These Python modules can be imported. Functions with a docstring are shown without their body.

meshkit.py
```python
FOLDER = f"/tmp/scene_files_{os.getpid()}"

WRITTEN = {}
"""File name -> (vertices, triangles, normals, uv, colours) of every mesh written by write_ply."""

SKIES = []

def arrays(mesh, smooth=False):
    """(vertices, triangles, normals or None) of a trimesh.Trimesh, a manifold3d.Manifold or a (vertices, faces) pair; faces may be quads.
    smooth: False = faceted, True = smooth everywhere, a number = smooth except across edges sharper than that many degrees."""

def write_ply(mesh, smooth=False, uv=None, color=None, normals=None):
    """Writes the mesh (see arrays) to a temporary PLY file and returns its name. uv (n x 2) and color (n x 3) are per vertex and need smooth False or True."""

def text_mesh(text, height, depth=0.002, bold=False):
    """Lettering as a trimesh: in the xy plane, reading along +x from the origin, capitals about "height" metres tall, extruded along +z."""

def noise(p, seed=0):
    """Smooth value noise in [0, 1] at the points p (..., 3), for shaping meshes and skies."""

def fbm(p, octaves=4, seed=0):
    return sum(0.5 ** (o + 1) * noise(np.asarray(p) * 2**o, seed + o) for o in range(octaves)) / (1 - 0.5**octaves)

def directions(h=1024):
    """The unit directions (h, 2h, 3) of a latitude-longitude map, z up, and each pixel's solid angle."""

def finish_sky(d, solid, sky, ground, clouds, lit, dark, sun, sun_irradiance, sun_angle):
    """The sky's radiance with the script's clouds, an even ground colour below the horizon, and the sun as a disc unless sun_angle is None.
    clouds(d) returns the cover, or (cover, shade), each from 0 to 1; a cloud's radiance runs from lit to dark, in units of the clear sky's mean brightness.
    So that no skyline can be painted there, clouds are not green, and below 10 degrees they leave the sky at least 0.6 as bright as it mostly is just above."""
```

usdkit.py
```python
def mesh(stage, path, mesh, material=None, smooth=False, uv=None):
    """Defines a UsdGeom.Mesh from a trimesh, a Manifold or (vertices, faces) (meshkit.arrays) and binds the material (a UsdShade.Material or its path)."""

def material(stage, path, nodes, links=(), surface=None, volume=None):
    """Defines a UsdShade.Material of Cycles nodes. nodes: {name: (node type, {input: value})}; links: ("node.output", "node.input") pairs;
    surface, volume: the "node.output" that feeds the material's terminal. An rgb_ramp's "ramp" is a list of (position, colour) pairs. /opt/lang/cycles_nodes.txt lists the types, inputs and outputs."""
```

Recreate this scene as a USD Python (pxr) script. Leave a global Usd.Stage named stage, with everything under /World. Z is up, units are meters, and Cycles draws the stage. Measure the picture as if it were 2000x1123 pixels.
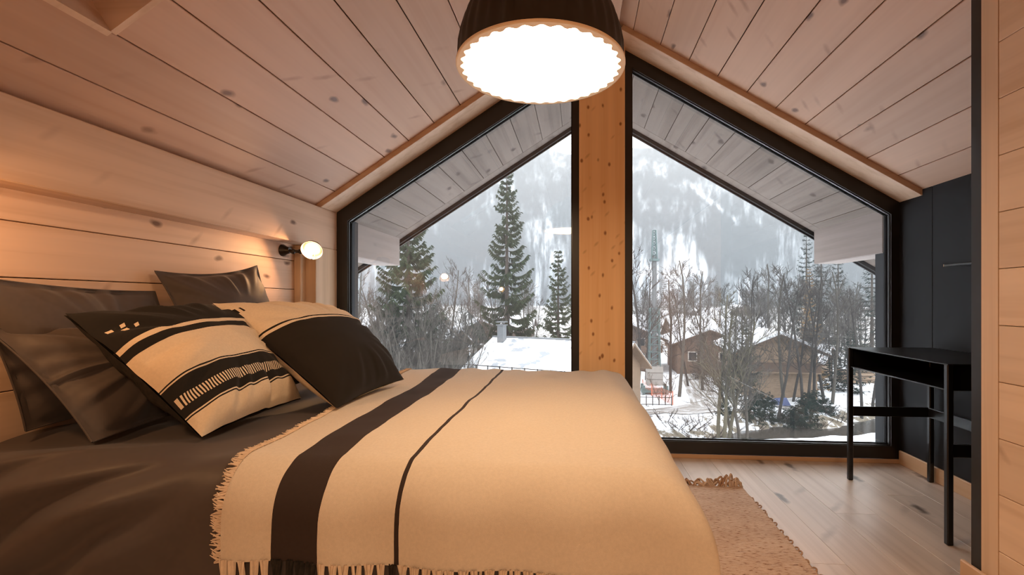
import math, random
import numpy as np, trimesh, usdkit, meshkit
from pxr import Usd, UsdGeom, UsdLux, UsdShade, Gf, Sdf, Vt

stage = Usd.Stage.CreateInMemory()
UsdGeom.SetStageUpAxis(stage, 'Z'); UsdGeom.SetStageMetersPerUnit(stage, 1.0)
UsdGeom.Xform.Define(stage, '/World'); UsdGeom.Scope.Define(stage, '/World/Looks')
rnd = random.Random(7); rng = np.random.default_rng(11)

# ------------------------------------------------------------------ camera, sky, exposure
FPX, PX, PY, CAMH, YAW = 930.0, 1057.6, 588.0, 1.03, math.atan(.08)
FW = np.array([-math.sin(YAW), math.cos(YAW), 0]); RT = np.array([math.cos(YAW), math.sin(YAW), 0]); UP = np.array([0, 0, 1.0]); EYE = np.array([0, 0, CAMH])
cam = UsdGeom.Camera.Define(stage, '/World/camera')
cam.AddTransformOp().Set(Gf.Matrix4d(*RT, 0, *UP, 0, *(-FW), 0, *EYE, 1))
cam.CreateHorizontalApertureAttr(36.0); cam.CreateVerticalApertureAttr(36.0 * 1123 / 2000); cam.CreateFocalLengthAttr(36.0 * FPX / 2000)
cam.CreateHorizontalApertureOffsetAttr(-(PX - 1000) / 2000 * 36); cam.CreateVerticalApertureOffsetAttr((PY - 561.5) / 2000 * 36)
cam.CreateClippingRangeAttr(Gf.Vec2f(.02, 6000)); cam.CreateExposureAttr(0.17)
dome = UsdLux.DomeLight.Define(stage, '/World/sky'); dome.CreateIntensityAttr(1.28); dome.CreateColorAttr(Gf.Vec3f(.93, .955, 1.0))
PENDANT_L, SCONCE_L = 22.0, 205.0
WARM = (1.0, .52, .22)
HAZE = .0010

def ray(u, v): return FW + RT * (u - PX) / FPX + UP * (PY - v) / FPX
def onY(u, v, Y): d = ray(u, v); return EYE + d * (Y / d[1])
def onX(u, v, X): d = ray(u, v); return EYE + d * (X / d[0])
def onZ(u, v, Z): d = ray(u, v); return EYE + d * ((Z - CAMH) / d[2])

# ------------------------------------------------------------------ naming and defining
used, LOC = {}, {}
def numbered(path):
    n = used.get(path, 0); used[path] = n + 1
    return path if n == 0 else f'{path}_{n:03d}'
def tag(p, label=None, cat=None, group=None, kind=None):
    for k, v in (('label', label), ('category', cat), ('group', group), ('kind', kind)):
        if v: p.SetCustomDataByKey(k, v)
    return p
def place(x, loc=(0, 0, 0), rz=0, sc=(1, 1, 1)):
    x.ClearXformOpOrder()
    x.AddTranslateOp().Set(Gf.Vec3d(*map(float, loc))); x.AddRotateZOp().Set(float(math.degrees(rz))); x.AddScaleOp().Set(Gf.Vec3f(*map(float, sc)))
def thing(name, label=None, cat=None, loc=(0, 0, 0), rz=0, group=None, kind=None, sc=(1, 1, 1)):
    path = numbered('/World/' + name); x = UsdGeom.Xform.Define(stage, path); place(x, loc, rz, sc)
    LOC[path] = np.array(loc, float) if rz == 0 and tuple(sc) == (1, 1, 1) else np.zeros(3)
    return tag(x.GetPrim(), label, cat, group, kind)
def arr(m):
    return meshkit.arrays(m)[:2]
def part(name, m, mat, parent=None, smooth=False, uv=None, label=None, cat=None, group=None, kind=None, local=False):
    """m in world coordinates (or in the parent's own frame when local)."""
    base = '/World' if parent is None else str(parent.GetPath())
    path = numbered(base + '/' + name)
    off = LOC.get(base, np.zeros(3)); LOC[path] = np.zeros(3) if local else off
    v, f = arr(m)
    if not local: v = v - off
    p = usdkit.mesh(stage, path, (v, f), MAT[mat] if isinstance(mat, str) else mat, smooth=smooth, uv=uv).GetPrim()
    return tag(p, label, cat, group, kind)
def sub(name, m, mat, parent, **k):
    """A sub-part: child of a mesh part (whose frame is that of the thing)."""
    return part(name, m, mat, parent, **k)
def dup(root, loc, rz=0, sc=(1, 1, 1), label=None, group=None):
    name = root.GetName().rstrip('0123456789').rstrip('_')
    path = numbered('/World/' + name); x = UsdGeom.Xform.Define(stage, path)
    x.GetPrim().GetReferences().AddInternalReference(root.GetPath()); place(x, loc, rz, sc); x.GetPrim().SetInstanceable(True)
    was = root.GetCustomData()
    return tag(x.GetPrim(), label or was['label'], was['category'], group or was.get('group'))

# ------------------------------------------------------------------ mesh helpers
cat = trimesh.util.concatenate
def tm(v, f): return trimesh.Trimesh(np.asarray(v, float), np.asarray(f), process=False)
def hull(p): return trimesh.convex.convex_hull(np.asarray(p, float))
def cbox(a, b, c=.003):
    """Box between corners a and b with chamfered edges."""
    a, b = np.minimum(a, b).astype(float), np.maximum(a, b).astype(float); c = min(c, (b - a).min() * .45); p = []
    for s in np.ndindex(2, 2, 2):
        for k in range(3):
            q = [a[i] + (c if i != k else 0) if s[i] == 0 else b[i] - (c if i != k else 0) for i in range(3)]
            p.append(q)
    return hull(p)
def box(a, b): m = trimesh.creation.box(np.abs(np.subtract(b, a))); m.apply_translation(np.add(a, b) / 2); return m
def slab(quad, n, h, c=.0):
    """A board: quad (4 points) thickened by h along n."""
    q = np.asarray(quad, float); n = np.asarray(n, float); n = n / np.linalg.norm(n)
    if c == 0: return hull(np.vstack([q, q + n * h]))
    ctr = q.mean(0); e1 = q[1] - q[0]; e1 = e1 / np.linalg.norm(e1); e2 = np.cross(n, e1)
    def ins(q, d): return np.array([p - e1 * d * np.sign((p - ctr) @ e1) - e2 * d * np.sign((p - ctr) @ e2) for p in q])
    return hull(np.vstack([ins(q, c), q + n * c, q + n * (h - c), ins(q, c) + n * h]))
def tube(pts, r, n=8, cap=True):
    pts = np.asarray(pts, float); r = np.broadcast_to(r, len(pts)); t = np.gradient(pts, axis=0); t /= np.maximum(np.linalg.norm(t, axis=1, keepdims=True), 1e-9)
    ref = np.array([0, 0, 1.0]) if abs(t[0, 2]) < .9 else np.array([1.0, 0, 0]); V = []
    x = np.cross(t[0], ref)
    for i in range(len(pts)):
        x = x - t[i] * (x @ t[i]); x /= max(np.linalg.norm(x), 1e-9); y = np.cross(t[i], x)
        a = np.arange(n) / n * 2 * np.pi
        V.append(pts[i] + r[i] * (np.cos(a)[:, None] * x + np.sin(a)[:, None] * y))
    V = np.vstack(V); F = []
    for i in range(len(pts) - 1):
        for k in range(n):
            a, b = i * n + k, i * n + (k + 1) % n
            F += [[a, b, b + n], [a, b + n, a + n]]
    if cap:
        m = len(V); V = np.vstack([V, pts[0], pts[-1]]); L = (len(pts) - 1) * n
        for k in range(n): F += [[m, (k + 1) % n, k], [m + 1, L + k, L + (k + 1) % n]]
    return tm(V, F)
def lathe(prof, n=48, flute=None):
    """prof: (r, z) rows, revolved about z. flute(angle, i) multiplies the radius."""
    a = np.arange(n) / n * 2 * np.pi; V = []
    for i, (r, z) in enumerate(prof):
        k = np.ones(n) if flute is None else flute(a, i)
        V.append(np.stack([r * k * np.cos(a), r * k * np.sin(a), np.full(n, z)], 1))
    V = np.vstack(V); F = []
    for i in range(len(prof) - 1):
        for k in range(n):
            p, q = i * n + k, i * n + (k + 1) % n
            F += [[p, q, q + n], [p, q + n, p + n]]
    return tm(V, F)
def moved(m, M=None, t=(0, 0, 0)):
    v, f = arr(m); v = v @ np.asarray(M).T if M is not None else v
    return tm(v + np.asarray(t), f)
def frame_to(zdir, xhint=(1, 0, 0)):
    z = np.asarray(zdir, float); z = z / np.linalg.norm(z); x = np.asarray(xhint, float); x = x - z * (x @ z); x /= np.linalg.norm(x)
    return np.stack([x, np.cross(z, x), z], 1)
def grid_faces(nu, nv):
    i, j = np.meshgrid(np.arange(nu - 1), np.arange(nv - 1), indexing='ij'); a = (i * nv + j).ravel()
    return np.vstack([np.stack([a, a + nv, a + nv + 1], 1), np.stack([a, a + nv + 1, a + 1], 1)])
def poly_prism(pts2, y0, y1, to3):
    """Polygon (2-D, any simple shape) extruded between y0 and y1; to3((x, z), y) gives the point."""
    from shapely.geometry import Polygon
    g = pts2 if hasattr(pts2, 'exterior') else Polygon(pts2)
    m = trimesh.creation.extrude_polygon(g, 1.0, engine='earcut'); v = np.array(m.vertices)
    w = np.array([to3(p[:2], y0 + (y1 - y0) * p[2]) for p in v])
    return tm(w, np.array(m.faces)[:, ::-1])
XZ = lambda p, y: (p[0], y, p[1])

# ------------------------------------------------------------------ materials
MAT = {}
def mat(name, nodes, links=(), surface='p.BSDF', **k): MAT[name] = usdkit.material(stage, '/World/Looks/' + name, nodes, links, surface=surface, **k)
def plain(name, col, rough=.5, metal=0.0, spec=.5, **k): mat(name, {'p': ('principled_bsdf', {'base_color': col, 'roughness': rough, 'metallic': metal, 'specular_ior_level': spec, **k})})
def emit(name, col, s): mat(name, {'e': ('emission', {'color': col, 'strength': s})}, surface='e.emission')
def wood(name, axis, c0, c1, knot, rough=.5, fine=16., along=.55, knots=1.0, kcross=7.0, kalong=3.2, vary=.14, bump=.12, spec=.35, stain=0.0, flat=None, streak=.6):
    """Sawn softwood with grain along the axis, knots, and a tone for each board."""
    cross = [fine] * 3; cross[axis] = along
    kc = [kcross] * 3; kc[axis] = kalong
    if flat is not None: kc[flat] = 0.0
    st = [3.0] * 3; st[axis] = .9
    N = {'g': ('geometry', {}), 'o': ('object_info', {}), 'k': ('math', {'math_type': 'multiply', 'value2': 57.0}),
         'cb': ('combine_xyz', {}), 'add': ('vector_math', {'math_type': 'add'}),
         'm1': ('mapping', {'scale': cross}), 'n1': ('noise_texture', {'scale': 1.0, 'detail': 3.0, 'roughness': .6}),
         'r1': ('rgb_ramp', {'ramp': [(.30, c1), (.52, c0), (.75, tuple(min(1, x * 1.07) for x in c0))]}),
         'm2': ('mapping', {'scale': kc}), 'v': ('voronoi_texture', {'scale': 1.0, 'feature': 'f1', 'randomness': 1.0}),
         'nz': ('noise_texture', {'scale': 26.0, 'detail': 0.0}), 'nk': ('math', {'math_type': 'multiply_add', 'value2': .10, 'value3': -.05}), 'dk': ('math', {'math_type': 'add'}),
         'mr': ('map_range', {'from_min': .04, 'from_max': .12, 'to_min': 1.0, 'to_max': 0.0, 'clamp': True}),
         'sep': ('separate_color', {}), 'gate': ('map_range', {'from_min': .74 - .3 * (knots - 1), 'from_max': .78 - .3 * (knots - 1), 'to_min': 0.0, 'to_max': .95, 'clamp': True}), 'km': ('math', {'math_type': 'multiply'}),
         'mix': ('mix', {'color2': knot}),
         'm3': ('mapping', {'scale': st}), 'n3': ('noise_texture', {'scale': 1.0, 'detail': 1.0}), 'r3': ('map_range', {'from_min': .55, 'from_max': .78, 'to_min': 0.0, 'to_max': stain, 'clamp': True}), 'mix3': ('mix', {'color2': tuple(.45 * x for x in c1)}),
         'tone': ('map_range', {'from_min': 0.0, 'from_max': 1.0, 'to_min': 1 - vary, 'to_max': 1 + vary * .4}), 'hs': ('hsv', {}),
         'b': ('bump', {'strength': bump, 'distance': .004}), 'p': ('principled_bsdf', {'roughness': rough, 'specular_ior_level': spec})}
    L = [('o.random', 'k.value1'), ('k.value', 'cb.x'), ('k.value', 'cb.y'), ('k.value', 'cb.z'), ('g.position', 'add.vector1'), ('cb.vector', 'add.vector2'),
         ('add.vector', 'm1.vector'), ('m1.vector', 'n1.vector'), ('n1.fac', 'r1.fac'),
         ('add.vector', 'm2.vector'), ('m2.vector', 'v.vector'), ('add.vector', 'nz.vector'), ('nz.fac', 'nk.value1'), ('v.distance', 'dk.value1'), ('nk.value', 'dk.value2'), ('dk.value', 'mr.value'),
         ('v.color', 'sep.color'), ('sep.r', 'gate.value'), ('mr.result', 'km.value1'), ('gate.result', 'km.value2'), ('km.value', 'mix.fac'),
         ('add.vector', 'm3.vector'), ('m3.vector', 'n3.vector'), ('n3.fac', 'r3.value'), ('r3.result', 'mix3.fac'), ('r1.color', 'mix3.color1'),
         ('mix3.color', 'mix.color1'), ('o.random', 'tone.value'), ('tone.result', 'hs.value'), ('mix.color', 'hs.color'), ('hs.color', 'p.base_color'), ('n1.fac', 'b.height'), ('b.normal', 'p.normal')]
    if flat is not None:                                            # knots on the face seen: a 2-D pattern, and a second one of slanting streaks
        ca = [i for i in range(3) if i not in (axis, flat)][0]; A = 'xyz'
        N['v'] = ('voronoi_texture', {'scale': 1.0, 'feature': 'f1', 'dimensions': '2D'})
        N |= {'sx': ('separate_xyz', {}), 'cx': ('combine_xyz', {}), 'ms': ('mapping', {'scale': (kcross, kalong, 1)}), 'vr': ('vector_rotate', {'rotate_type': 'z_axis', 'angle': .75}), 'ms2': ('mapping', {'scale': (kcross * 1.5, kalong * .9, 1)}),
              'v2': ('voronoi_texture', {'scale': 1.0, 'feature': 'f1', 'dimensions': '2D'}), 'dk2': ('math', {'math_type': 'add'}), 'mr2': ('map_range', {'from_min': .03, 'from_max': .17, 'to_min': 1.0, 'to_max': 0.0, 'clamp': True}),
              'sep2': ('separate_color', {}), 'gate2': ('map_range', {'from_min': .66, 'from_max': .85, 'to_min': 0.0, 'to_max': streak, 'clamp': True}), 'km2': ('math', {'math_type': 'multiply'}), 'mix2': ('mix', {'color2': tuple(.5 * k + .5 * c for k, c in zip(knot, c1))})}
        L = [x for x in L if x[1] not in ('m2.vector', 'v.vector', 'mix.color1')] + [('add.vector', 'sx.vector'), (f'sx.{A[ca]}', 'cx.x'), (f'sx.{A[axis]}', 'cx.y'), ('cx.vector', 'ms.vector'), ('ms.vector', 'v.vector'),
              ('cx.vector', 'vr.vector'), ('vr.vector', 'ms2.vector'), ('ms2.vector', 'v2.vector'), ('v2.distance', 'dk2.value1'), ('nk.value', 'dk2.value2'), ('dk2.value', 'mr2.value'), ('v2.color', 'sep2.color'), ('sep2.g', 'gate2.value'), ('mr2.result', 'km2.value1'), ('gate2.result', 'km2.value2'), ('km2.value', 'mix2.fac'), ('mix3.color', 'mix2.color1'), ('mix2.color', 'mix.color1')]
        N.pop('m2')
    if bump < .15: N.pop('b'); L = [x for x in L if not x[0].startswith('b.') and not x[1].startswith('b.')]
    mat(name, N, L)
def cloth(name, col, scale=900., rough=.9, bump=.15, mottle=.12, col2=None, spec=.2, sheen=.0):
    col2 = col2 or tuple(x * (1 - mottle) for x in col)
    mat(name, {'g': ('geometry', {}), 'n': ('noise_texture', {'scale': scale, 'detail': 2.0}), 'n2': ('noise_texture', {'scale': 60.0, 'detail': 4.0}), 'r': ('rgb_ramp', {'ramp': [(.35, col2), (.65, col)]}),
               'b': ('bump', {'strength': bump, 'distance': .0015}), 'p': ('principled_bsdf', {'roughness': rough, 'specular_ior_level': spec, 'sheen_weight': sheen})},
        [('g.position', 'n.vector'), ('g.position', 'n2.vector'), ('n2.fac', 'r.fac'), ('r.color', 'p.base_color'), ('n.fac', 'b.height'), ('b.normal', 'p.normal')])
def striped(name, axis, stops, black=(.018, .016, .015), cream=(.62, .50, .37), hatch=None, dashes=None, lo=0., hi=1.):
    """Woven cloth with stripes along one uv axis; stops: (position, 'c' or 'b'); hatch: (lo, hi, count); dashes: (axis lo, axis hi, across lo, across hi, count)."""
    s = 'x' if axis == 0 else 'y'; o = 'y' if axis == 0 else 'x'; C = {'c': cream, 'b': black}
    N = {'u': ('uvmap', {'attribute': 'st'}), 'sp': ('separate_xyz', {}), 'wob': ('noise_texture', {'scale': 9.0, 'detail': 2.0}), 'wm': ('math', {'math_type': 'multiply_add', 'value2': .008, 'value3': -.004}), 'ws': ('math', {'math_type': 'add'}),
         'mr': ('map_range', {'from_min': lo, 'from_max': hi}), 'r': ('rgb_ramp', {'ramp': [(p, C[c]) for p, c in stops], 'interpolate': False}),
         'g': ('geometry', {}), 'n': ('noise_texture', {'scale': 700.0, 'detail': 2.0}), 'n2': ('noise_texture', {'scale': 120.0, 'detail': 5.0, 'roughness': .7}), 'nr': ('map_range', {'from_min': .3, 'from_max': .7, 'to_min': .93, 'to_max': 1.05}), 'hs': ('hsv', {}),
         'b': ('bump', {'strength': .2, 'distance': .002}), 'p': ('principled_bsdf', {'roughness': .95, 'specular_ior_level': .1, 'sheen_weight': .05})}
    L = [('u.UV', 'sp.vector'), ('u.UV', 'wob.vector'), ('wob.fac', 'wm.value1'), (f'sp.{s}', 'ws.value1'), ('wm.value', 'ws.value2'), ('ws.value', 'mr.value'), ('mr.result', 'r.fac'),
         ('g.position', 'n.vector'), ('g.position', 'n2.vector'), ('n2.fac', 'nr.value'), ('nr.result', 'hs.value'), ('hs.color', 'p.base_color'), ('n.fac', 'b.height'), ('b.normal', 'p.normal')]
    last = 'r.color'
    for i, (a0, a1, b0, b1, count, colour) in enumerate((hatch or []) + (dashes or [])):
        k = f'h{i}'
        N |= {k + 'a': ('math', {'math_type': 'greater_than', 'value2': a0}), k + 'b': ('math', {'math_type': 'less_than', 'value2': a1}), k + 'c': ('math', {'math_type': 'greater_than', 'value2': b0}), k + 'd': ('math', {'math_type': 'less_than', 'value2': b1}),
              k + 'e': ('math', {'math_type': 'multiply', 'value2': float(count)}), k + 'f': ('math', {'math_type': 'fraction'}), k + 'g': ('math', {'math_type': 'greater_than', 'value2': .5}),
              k + '1': ('math', {'math_type': 'multiply'}), k + '2': ('math', {'math_type': 'multiply'}), k + '3': ('math', {'math_type': 'multiply'}), k + '4': ('math', {'math_type': 'multiply'}), k + 'm': ('mix', {'color2': C[colour]})}
        L += [('ws.value', k + 'a.value1'), ('ws.value', k + 'b.value1'), (f'sp.{o}', k + 'c.value1'), (f'sp.{o}', k + 'd.value1'), (f'sp.{o}', k + 'e.value1'), (k + 'e.value', k + 'f.value1'), (k + 'f.value', k + 'g.value1'),
              (k + 'a.value', k + '1.value1'), (k + 'b.value', k + '1.value2'), (k + 'c.value', k + '2.value1'), (k + 'd.value', k + '2.value2'), (k + '1.value', k + '3.value1'), (k + '2.value', k + '3.value2'), (k + '3.value', k + '4.value1'), (k + 'g.value', k + '4.value2'), (k + '4.value', k + 'm.fac'), (last, k + 'm.color1')]
        last = k + 'm.color'
    L.append((last, 'hs.color'))
    mat(name, N, L)

PINE0, PINE1, KNOT = (.57, .365, .255), (.50, .31, .205), (.16, .085, .055)
wood('ceiling_pine', 1, PINE0, (.53, .33, .225), KNOT, knots=1.0, vary=.10, stain=.16, flat=2)
wood('wall_pine', 1, (.67, .465, .33), (.57, .375, .25), KNOT, knots=.9, vary=.08, stain=.18, flat=0)
wood('post_pine', 2, (.92, .60, .31), (.86, .52, .24), (.32, .12, .04), knots=2.5, kcross=11., kalong=7., vary=.0, rough=.45, flat=1)
wood('trim_pine', 0, (.66, .47, .33), (.56, .37, .24), KNOT, knots=.9, vary=.05)
wood('partition_pine', 1, (.74, .54, .37), (.64, .44, .28), (.28, .14, .07), knots=.85, vary=.08, stain=.12, flat=0)
wood('upright_pine', 2, (.72, .52, .35), (.62, .43, .28), (.28, .14, .07), knots=.7, vary=.06)
wood('baseboard_pine', 1, (.62, .40, .24), (.56, .34, .19), KNOT, knots=.4, vary=.05, rough=.4)
wood('baseboard_pine_x', 0, (.62, .40, .24), (.56, .34, .19), KNOT, knots=.4, vary=.05, rough=.4)
wood('floor_oak', 1, (.66, .54, .45), (.56, .44, .355), (.14, .10, .075), rough=.33, fine=20., knots=.8, kcross=4.5, kalong=1.3, vary=.10, bump=.05, spec=.5, stain=.2, flat=2)
wood('soffit_spruce', 1, (.19, .155, .135), (.135, .106, .09), (.05, .038, .032), knots=1.0, streak=.9, kcross=5., kalong=2.5, vary=.12, rough=.7, bump=.2, stain=.4, flat=2)
wood('purlin_spruce', 1, (.30, .25, .23), (.255, .21, .19), (.14, .11, .09), knots=.8, vary=.0, rough=.7, stain=.15)
plain('gap_dark', (.05, .03, .02), .9)
plain('frame_black', (.016, .014, .013), .38, 0.0, .5)
plain('bead_black', (.02, .02, .021), .25, 0.0, .6)
plain('gasket', (.006, .006, .007), .85, 0.0, .15)
plain('wall_black', (.012, .013, .016), .65, 0.0, .25)
plain('casing_black', (.017, .014, .012), .42)
plain('desk_black', (.006, .006, .007), .33, 0.0, .5)
plain('cladding_grey', (.036, .038, .043), .7, 0.0, .3)
plain('rake_black', (.025, .023, .023), .45)
mat('pane_glass', {'lw': ('layer_weight', {'blend': .5}), 'pw': ('math', {'math_type': 'power', 'value2': 5.0}), 'ma': ('math', {'math_type': 'multiply_add', 'value2': .9, 'value3': .045, 'use_clamp': True}),
                   't': ('transparent_bsdf', {'color': (.90, .91, .905)}), 'gl': ('glossy_bsdf', {'color': (1, 1, 1), 'roughness': 0.0}), 'm': ('mix_closure', {})},
    [('lw.facing', 'pw.value1'), ('pw.value', 'ma.value1'), ('ma.value', 'm.fac'), ('t.BSDF', 'm.closure1'), ('gl.BSDF', 'm.closure2')], surface='m.closure')
emit('pendant_glow', (1.0, .68, .41), PENDANT_L); emit('unseen_pendant_glow', (1.0, .68, .41), PENDANT_L * 3.2); emit('sconce_glow', WARM, SCONCE_L)  # second, stronger glow: unseen pendant behind the camera
plain('lamp_shell', (.022, .020, .018), .55); plain('lamp_rim', (.93, .78, .58), .7); plain('sconce_black', (.015, .013, .012), .35); plain('sconce_rim', (.55, .42, .3), .3, .7); plain('lamp_inside', (.8, .75, .68), .6)
cloth('bed_satin', (.066, .051, .046), rough=.5, bump=.04, mottle=.08, spec=.3, sheen=.1)
cloth('pillow_satin', (.074, .057, .050), rough=.6, bump=.05, mottle=.08, spec=.25, sheen=.1)
cloth('olive_wool', (.10, .085, .055), rough=.95)
cloth('cream_wool', (.64, .51, .38), rough=.95)
cloth('black_wool', (.018, .015, .013), rough=.95, col2=(.03, .025, .02))
cloth('fringe_cream', (.68, .54, .41), rough=.95)

# ------------------------------------------------------------------ the room
XL, XR, D, YB = -1.687, 2.028, 3.197, -4.6          # left beam face, right wall, window wall, back wall
XREC = -1.80                                          # recessed boards behind the bed
ML, CL = .6442, 1.6858 + .6442 * 1.687               # left ceiling z = ML x + CL
MR, CR = -.6028, 1.6934 + .6028 * 2.028              # right ceiling z = MR x + CR
zl = lambda x: ML * x + CL
zr = lambda x: MR * x + CR
XRIDGE = (CR - CL) / (ML - MR)
XPART, YPART = 1.372, 1.745                           # wooden partition face and its end

# floor boards
fl = thing('floor', kind='structure')
part('subfloor', box((-1.95, YB, -.06), (XR + .05, D + .02, -.0215)), 'gap_dark', fl)
bx, w = XR - .004, .197
k = 0
while bx > -1.95:
    y = YB + (k * .77) % 1.9 - 1.9
    cuts = [YB]
    while y < D:
        y += 2.1
        if YB + .1 < y < D - .25: cuts.append(y)
    if k in (3,): cuts = [YB, -.9, 1.0, 2.42]
    cuts.append(D)
    for a, b in zip(cuts, cuts[1:]):
        part('board', cbox((bx - w + .0004, a + .0004, -.02), (bx - .0004, b - .0004, rnd.uniform(-.0002, .0002)), .0008), 'floor_oak', fl)
    bx -= w; k += 1

# ceilings
def ceil_board(x0, x1, ya, yb, zf, parent, name='plank', m='ceiling_pine', h=.022, c=.0022):
    q = [(x0, ya, zf(x0)), (x1, ya, zf(x1)), (x1, yb, zf(x1)), (x0, yb, zf(x0))]
    n = np.array([-(zf(1) - zf(0)), 0, 1.0])
    return part(name, slab(q, n, h, c), m, parent)
ceil = thing('ceiling', kind='structure')
lb = [-1.805, -1.594, -1.428, -1.259, -1.099, -.930, -.760, -.592, -.424, -.256, -.088, .04]
SKY_Y1, SKY_Y0, SKY_X0, SKY_X1 = 1.345, .55, -1.428, -.93
g = .0018
for a, b in zip(lb, lb[1:]):
    spans = [(YB, D)]
    if SKY_X0 - .01 <= a and b <= SKY_X1 + .01: spans = [(YB, SKY_Y0), (SKY_Y1, D)]
    for y0, y1 in spans: ceil_board(a + g, b - g, y0, y1, zl, ceil)
rb = [.22, .333, .498, .671, .843, 1.016, 1.186, 1.358, 1.533, 1.713, 1.89, 2.04]
for a, b in zip(rb, rb[1:]): ceil_board(a + g, b - g, YB, D, zr, ceil)
for zf, x0, x1, y0, y1 in ((zl, -1.9, SKY_X0 - .16, YB, D + .1), (zl, SKY_X0 - .16, SKY_X0, YB, SKY_Y0 - .03), (zl, SKY_X0 - .16, SKY_X0, SKY_Y1 + .03, D + .1), (zl, SKY_X0, SKY_X1 + .03, YB, SKY_Y0 - .03), (zl, SKY_X0, SKY_X1 + .03, SKY_Y1 + .03, D + .1), (zl, SKY_X1 + .03, XRIDGE, YB, D + .1), (zr, XRIDGE, 2.2, YB, D + .1)):
    q = [(x0, y0, zf(x0) + .03), (x1, y0, zf(x1) + .03), (x1, y1, zf(x1) + .03), (x0, y1, zf(x0) + .03)]
    part('backing', slab(q, (0, 0, 1), .12), 'gap_dark', ceil)
part('ridge_beam', cbox((.0, YB, 2.685), (.235, D - .05, 2.95), .003), 'ceiling_pine', ceil, label='pale board along the ridge')
# roof window shaft
rw = thing('window_3', 'small roof window in a wood-lined shaft cut into the left ceiling slope', kind='structure', cat='roof window')
nrm = np.array([-ML, 0, 1.0]) / math.hypot(ML, 1); HS = .20
def sk(x, y, h): return np.array([x, y, zl(x)]) + nrm * h
for nme, (xa, ya), (xb, yb), inn in (('shaft_lining', (SKY_X0, SKY_Y1), (SKY_X1, SKY_Y1), (0, 1, 0)), ('shaft_lining', (SKY_X0, SKY_Y0), (SKY_X1, SKY_Y0), (0, -1, 0)), ('shaft_lining', (SKY_X0, SKY_Y0), (SKY_X0, SKY_Y1), (-1, 0, -ML)), ('shaft_lining', (SKY_X1, SKY_Y0), (SKY_X1, SKY_Y1), (1, 0, ML))):
    part(nme, slab([sk(xa, ya, -.003) - 0.004 * np.array([inn[0], inn[1], 0]), sk(xb, yb, -.003) - 0.004 * np.array([inn[0], inn[1], 0]), sk(xb, yb, HS) - 0.004 * np.array([inn[0], inn[1], 0]), sk(xa, ya, HS) - 0.004 * np.array([inn[0], inn[1], 0])], inn, .02), 'trim_pine', rw)
iw = .055
for xa, xb, ya, yb in ((SKY_X0, SKY_X0 + iw, SKY_Y0, SKY_Y1), (SKY_X1 - iw, SKY_X1, SKY_Y0, SKY_Y1), (SKY_X0 + iw, SKY_X1 - iw, SKY_Y1 - iw, SKY_Y1), (SKY_X0 + iw, SKY_X1 - iw, SKY_Y0, SKY_Y0 + iw)):
    part('frame', slab([sk(xa, ya, HS - .05), sk(xb, ya, HS - .05), sk(xb, yb, HS - .05), sk(xa, yb, HS - .05)], nrm, .06), 'trim_pine', rw)
mat('blind', {'d': ('diffuse_bsdf', {'color': (.75, .75, .76)}), 't': ('translucent_bsdf', {'color': (.5, .5, .52)}), 'm': ('mix_closure', {'fac': .4})}, [('d.BSDF', 'm.closure1'), ('t.BSDF', 'm.closure2')], surface='m.closure')
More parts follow.
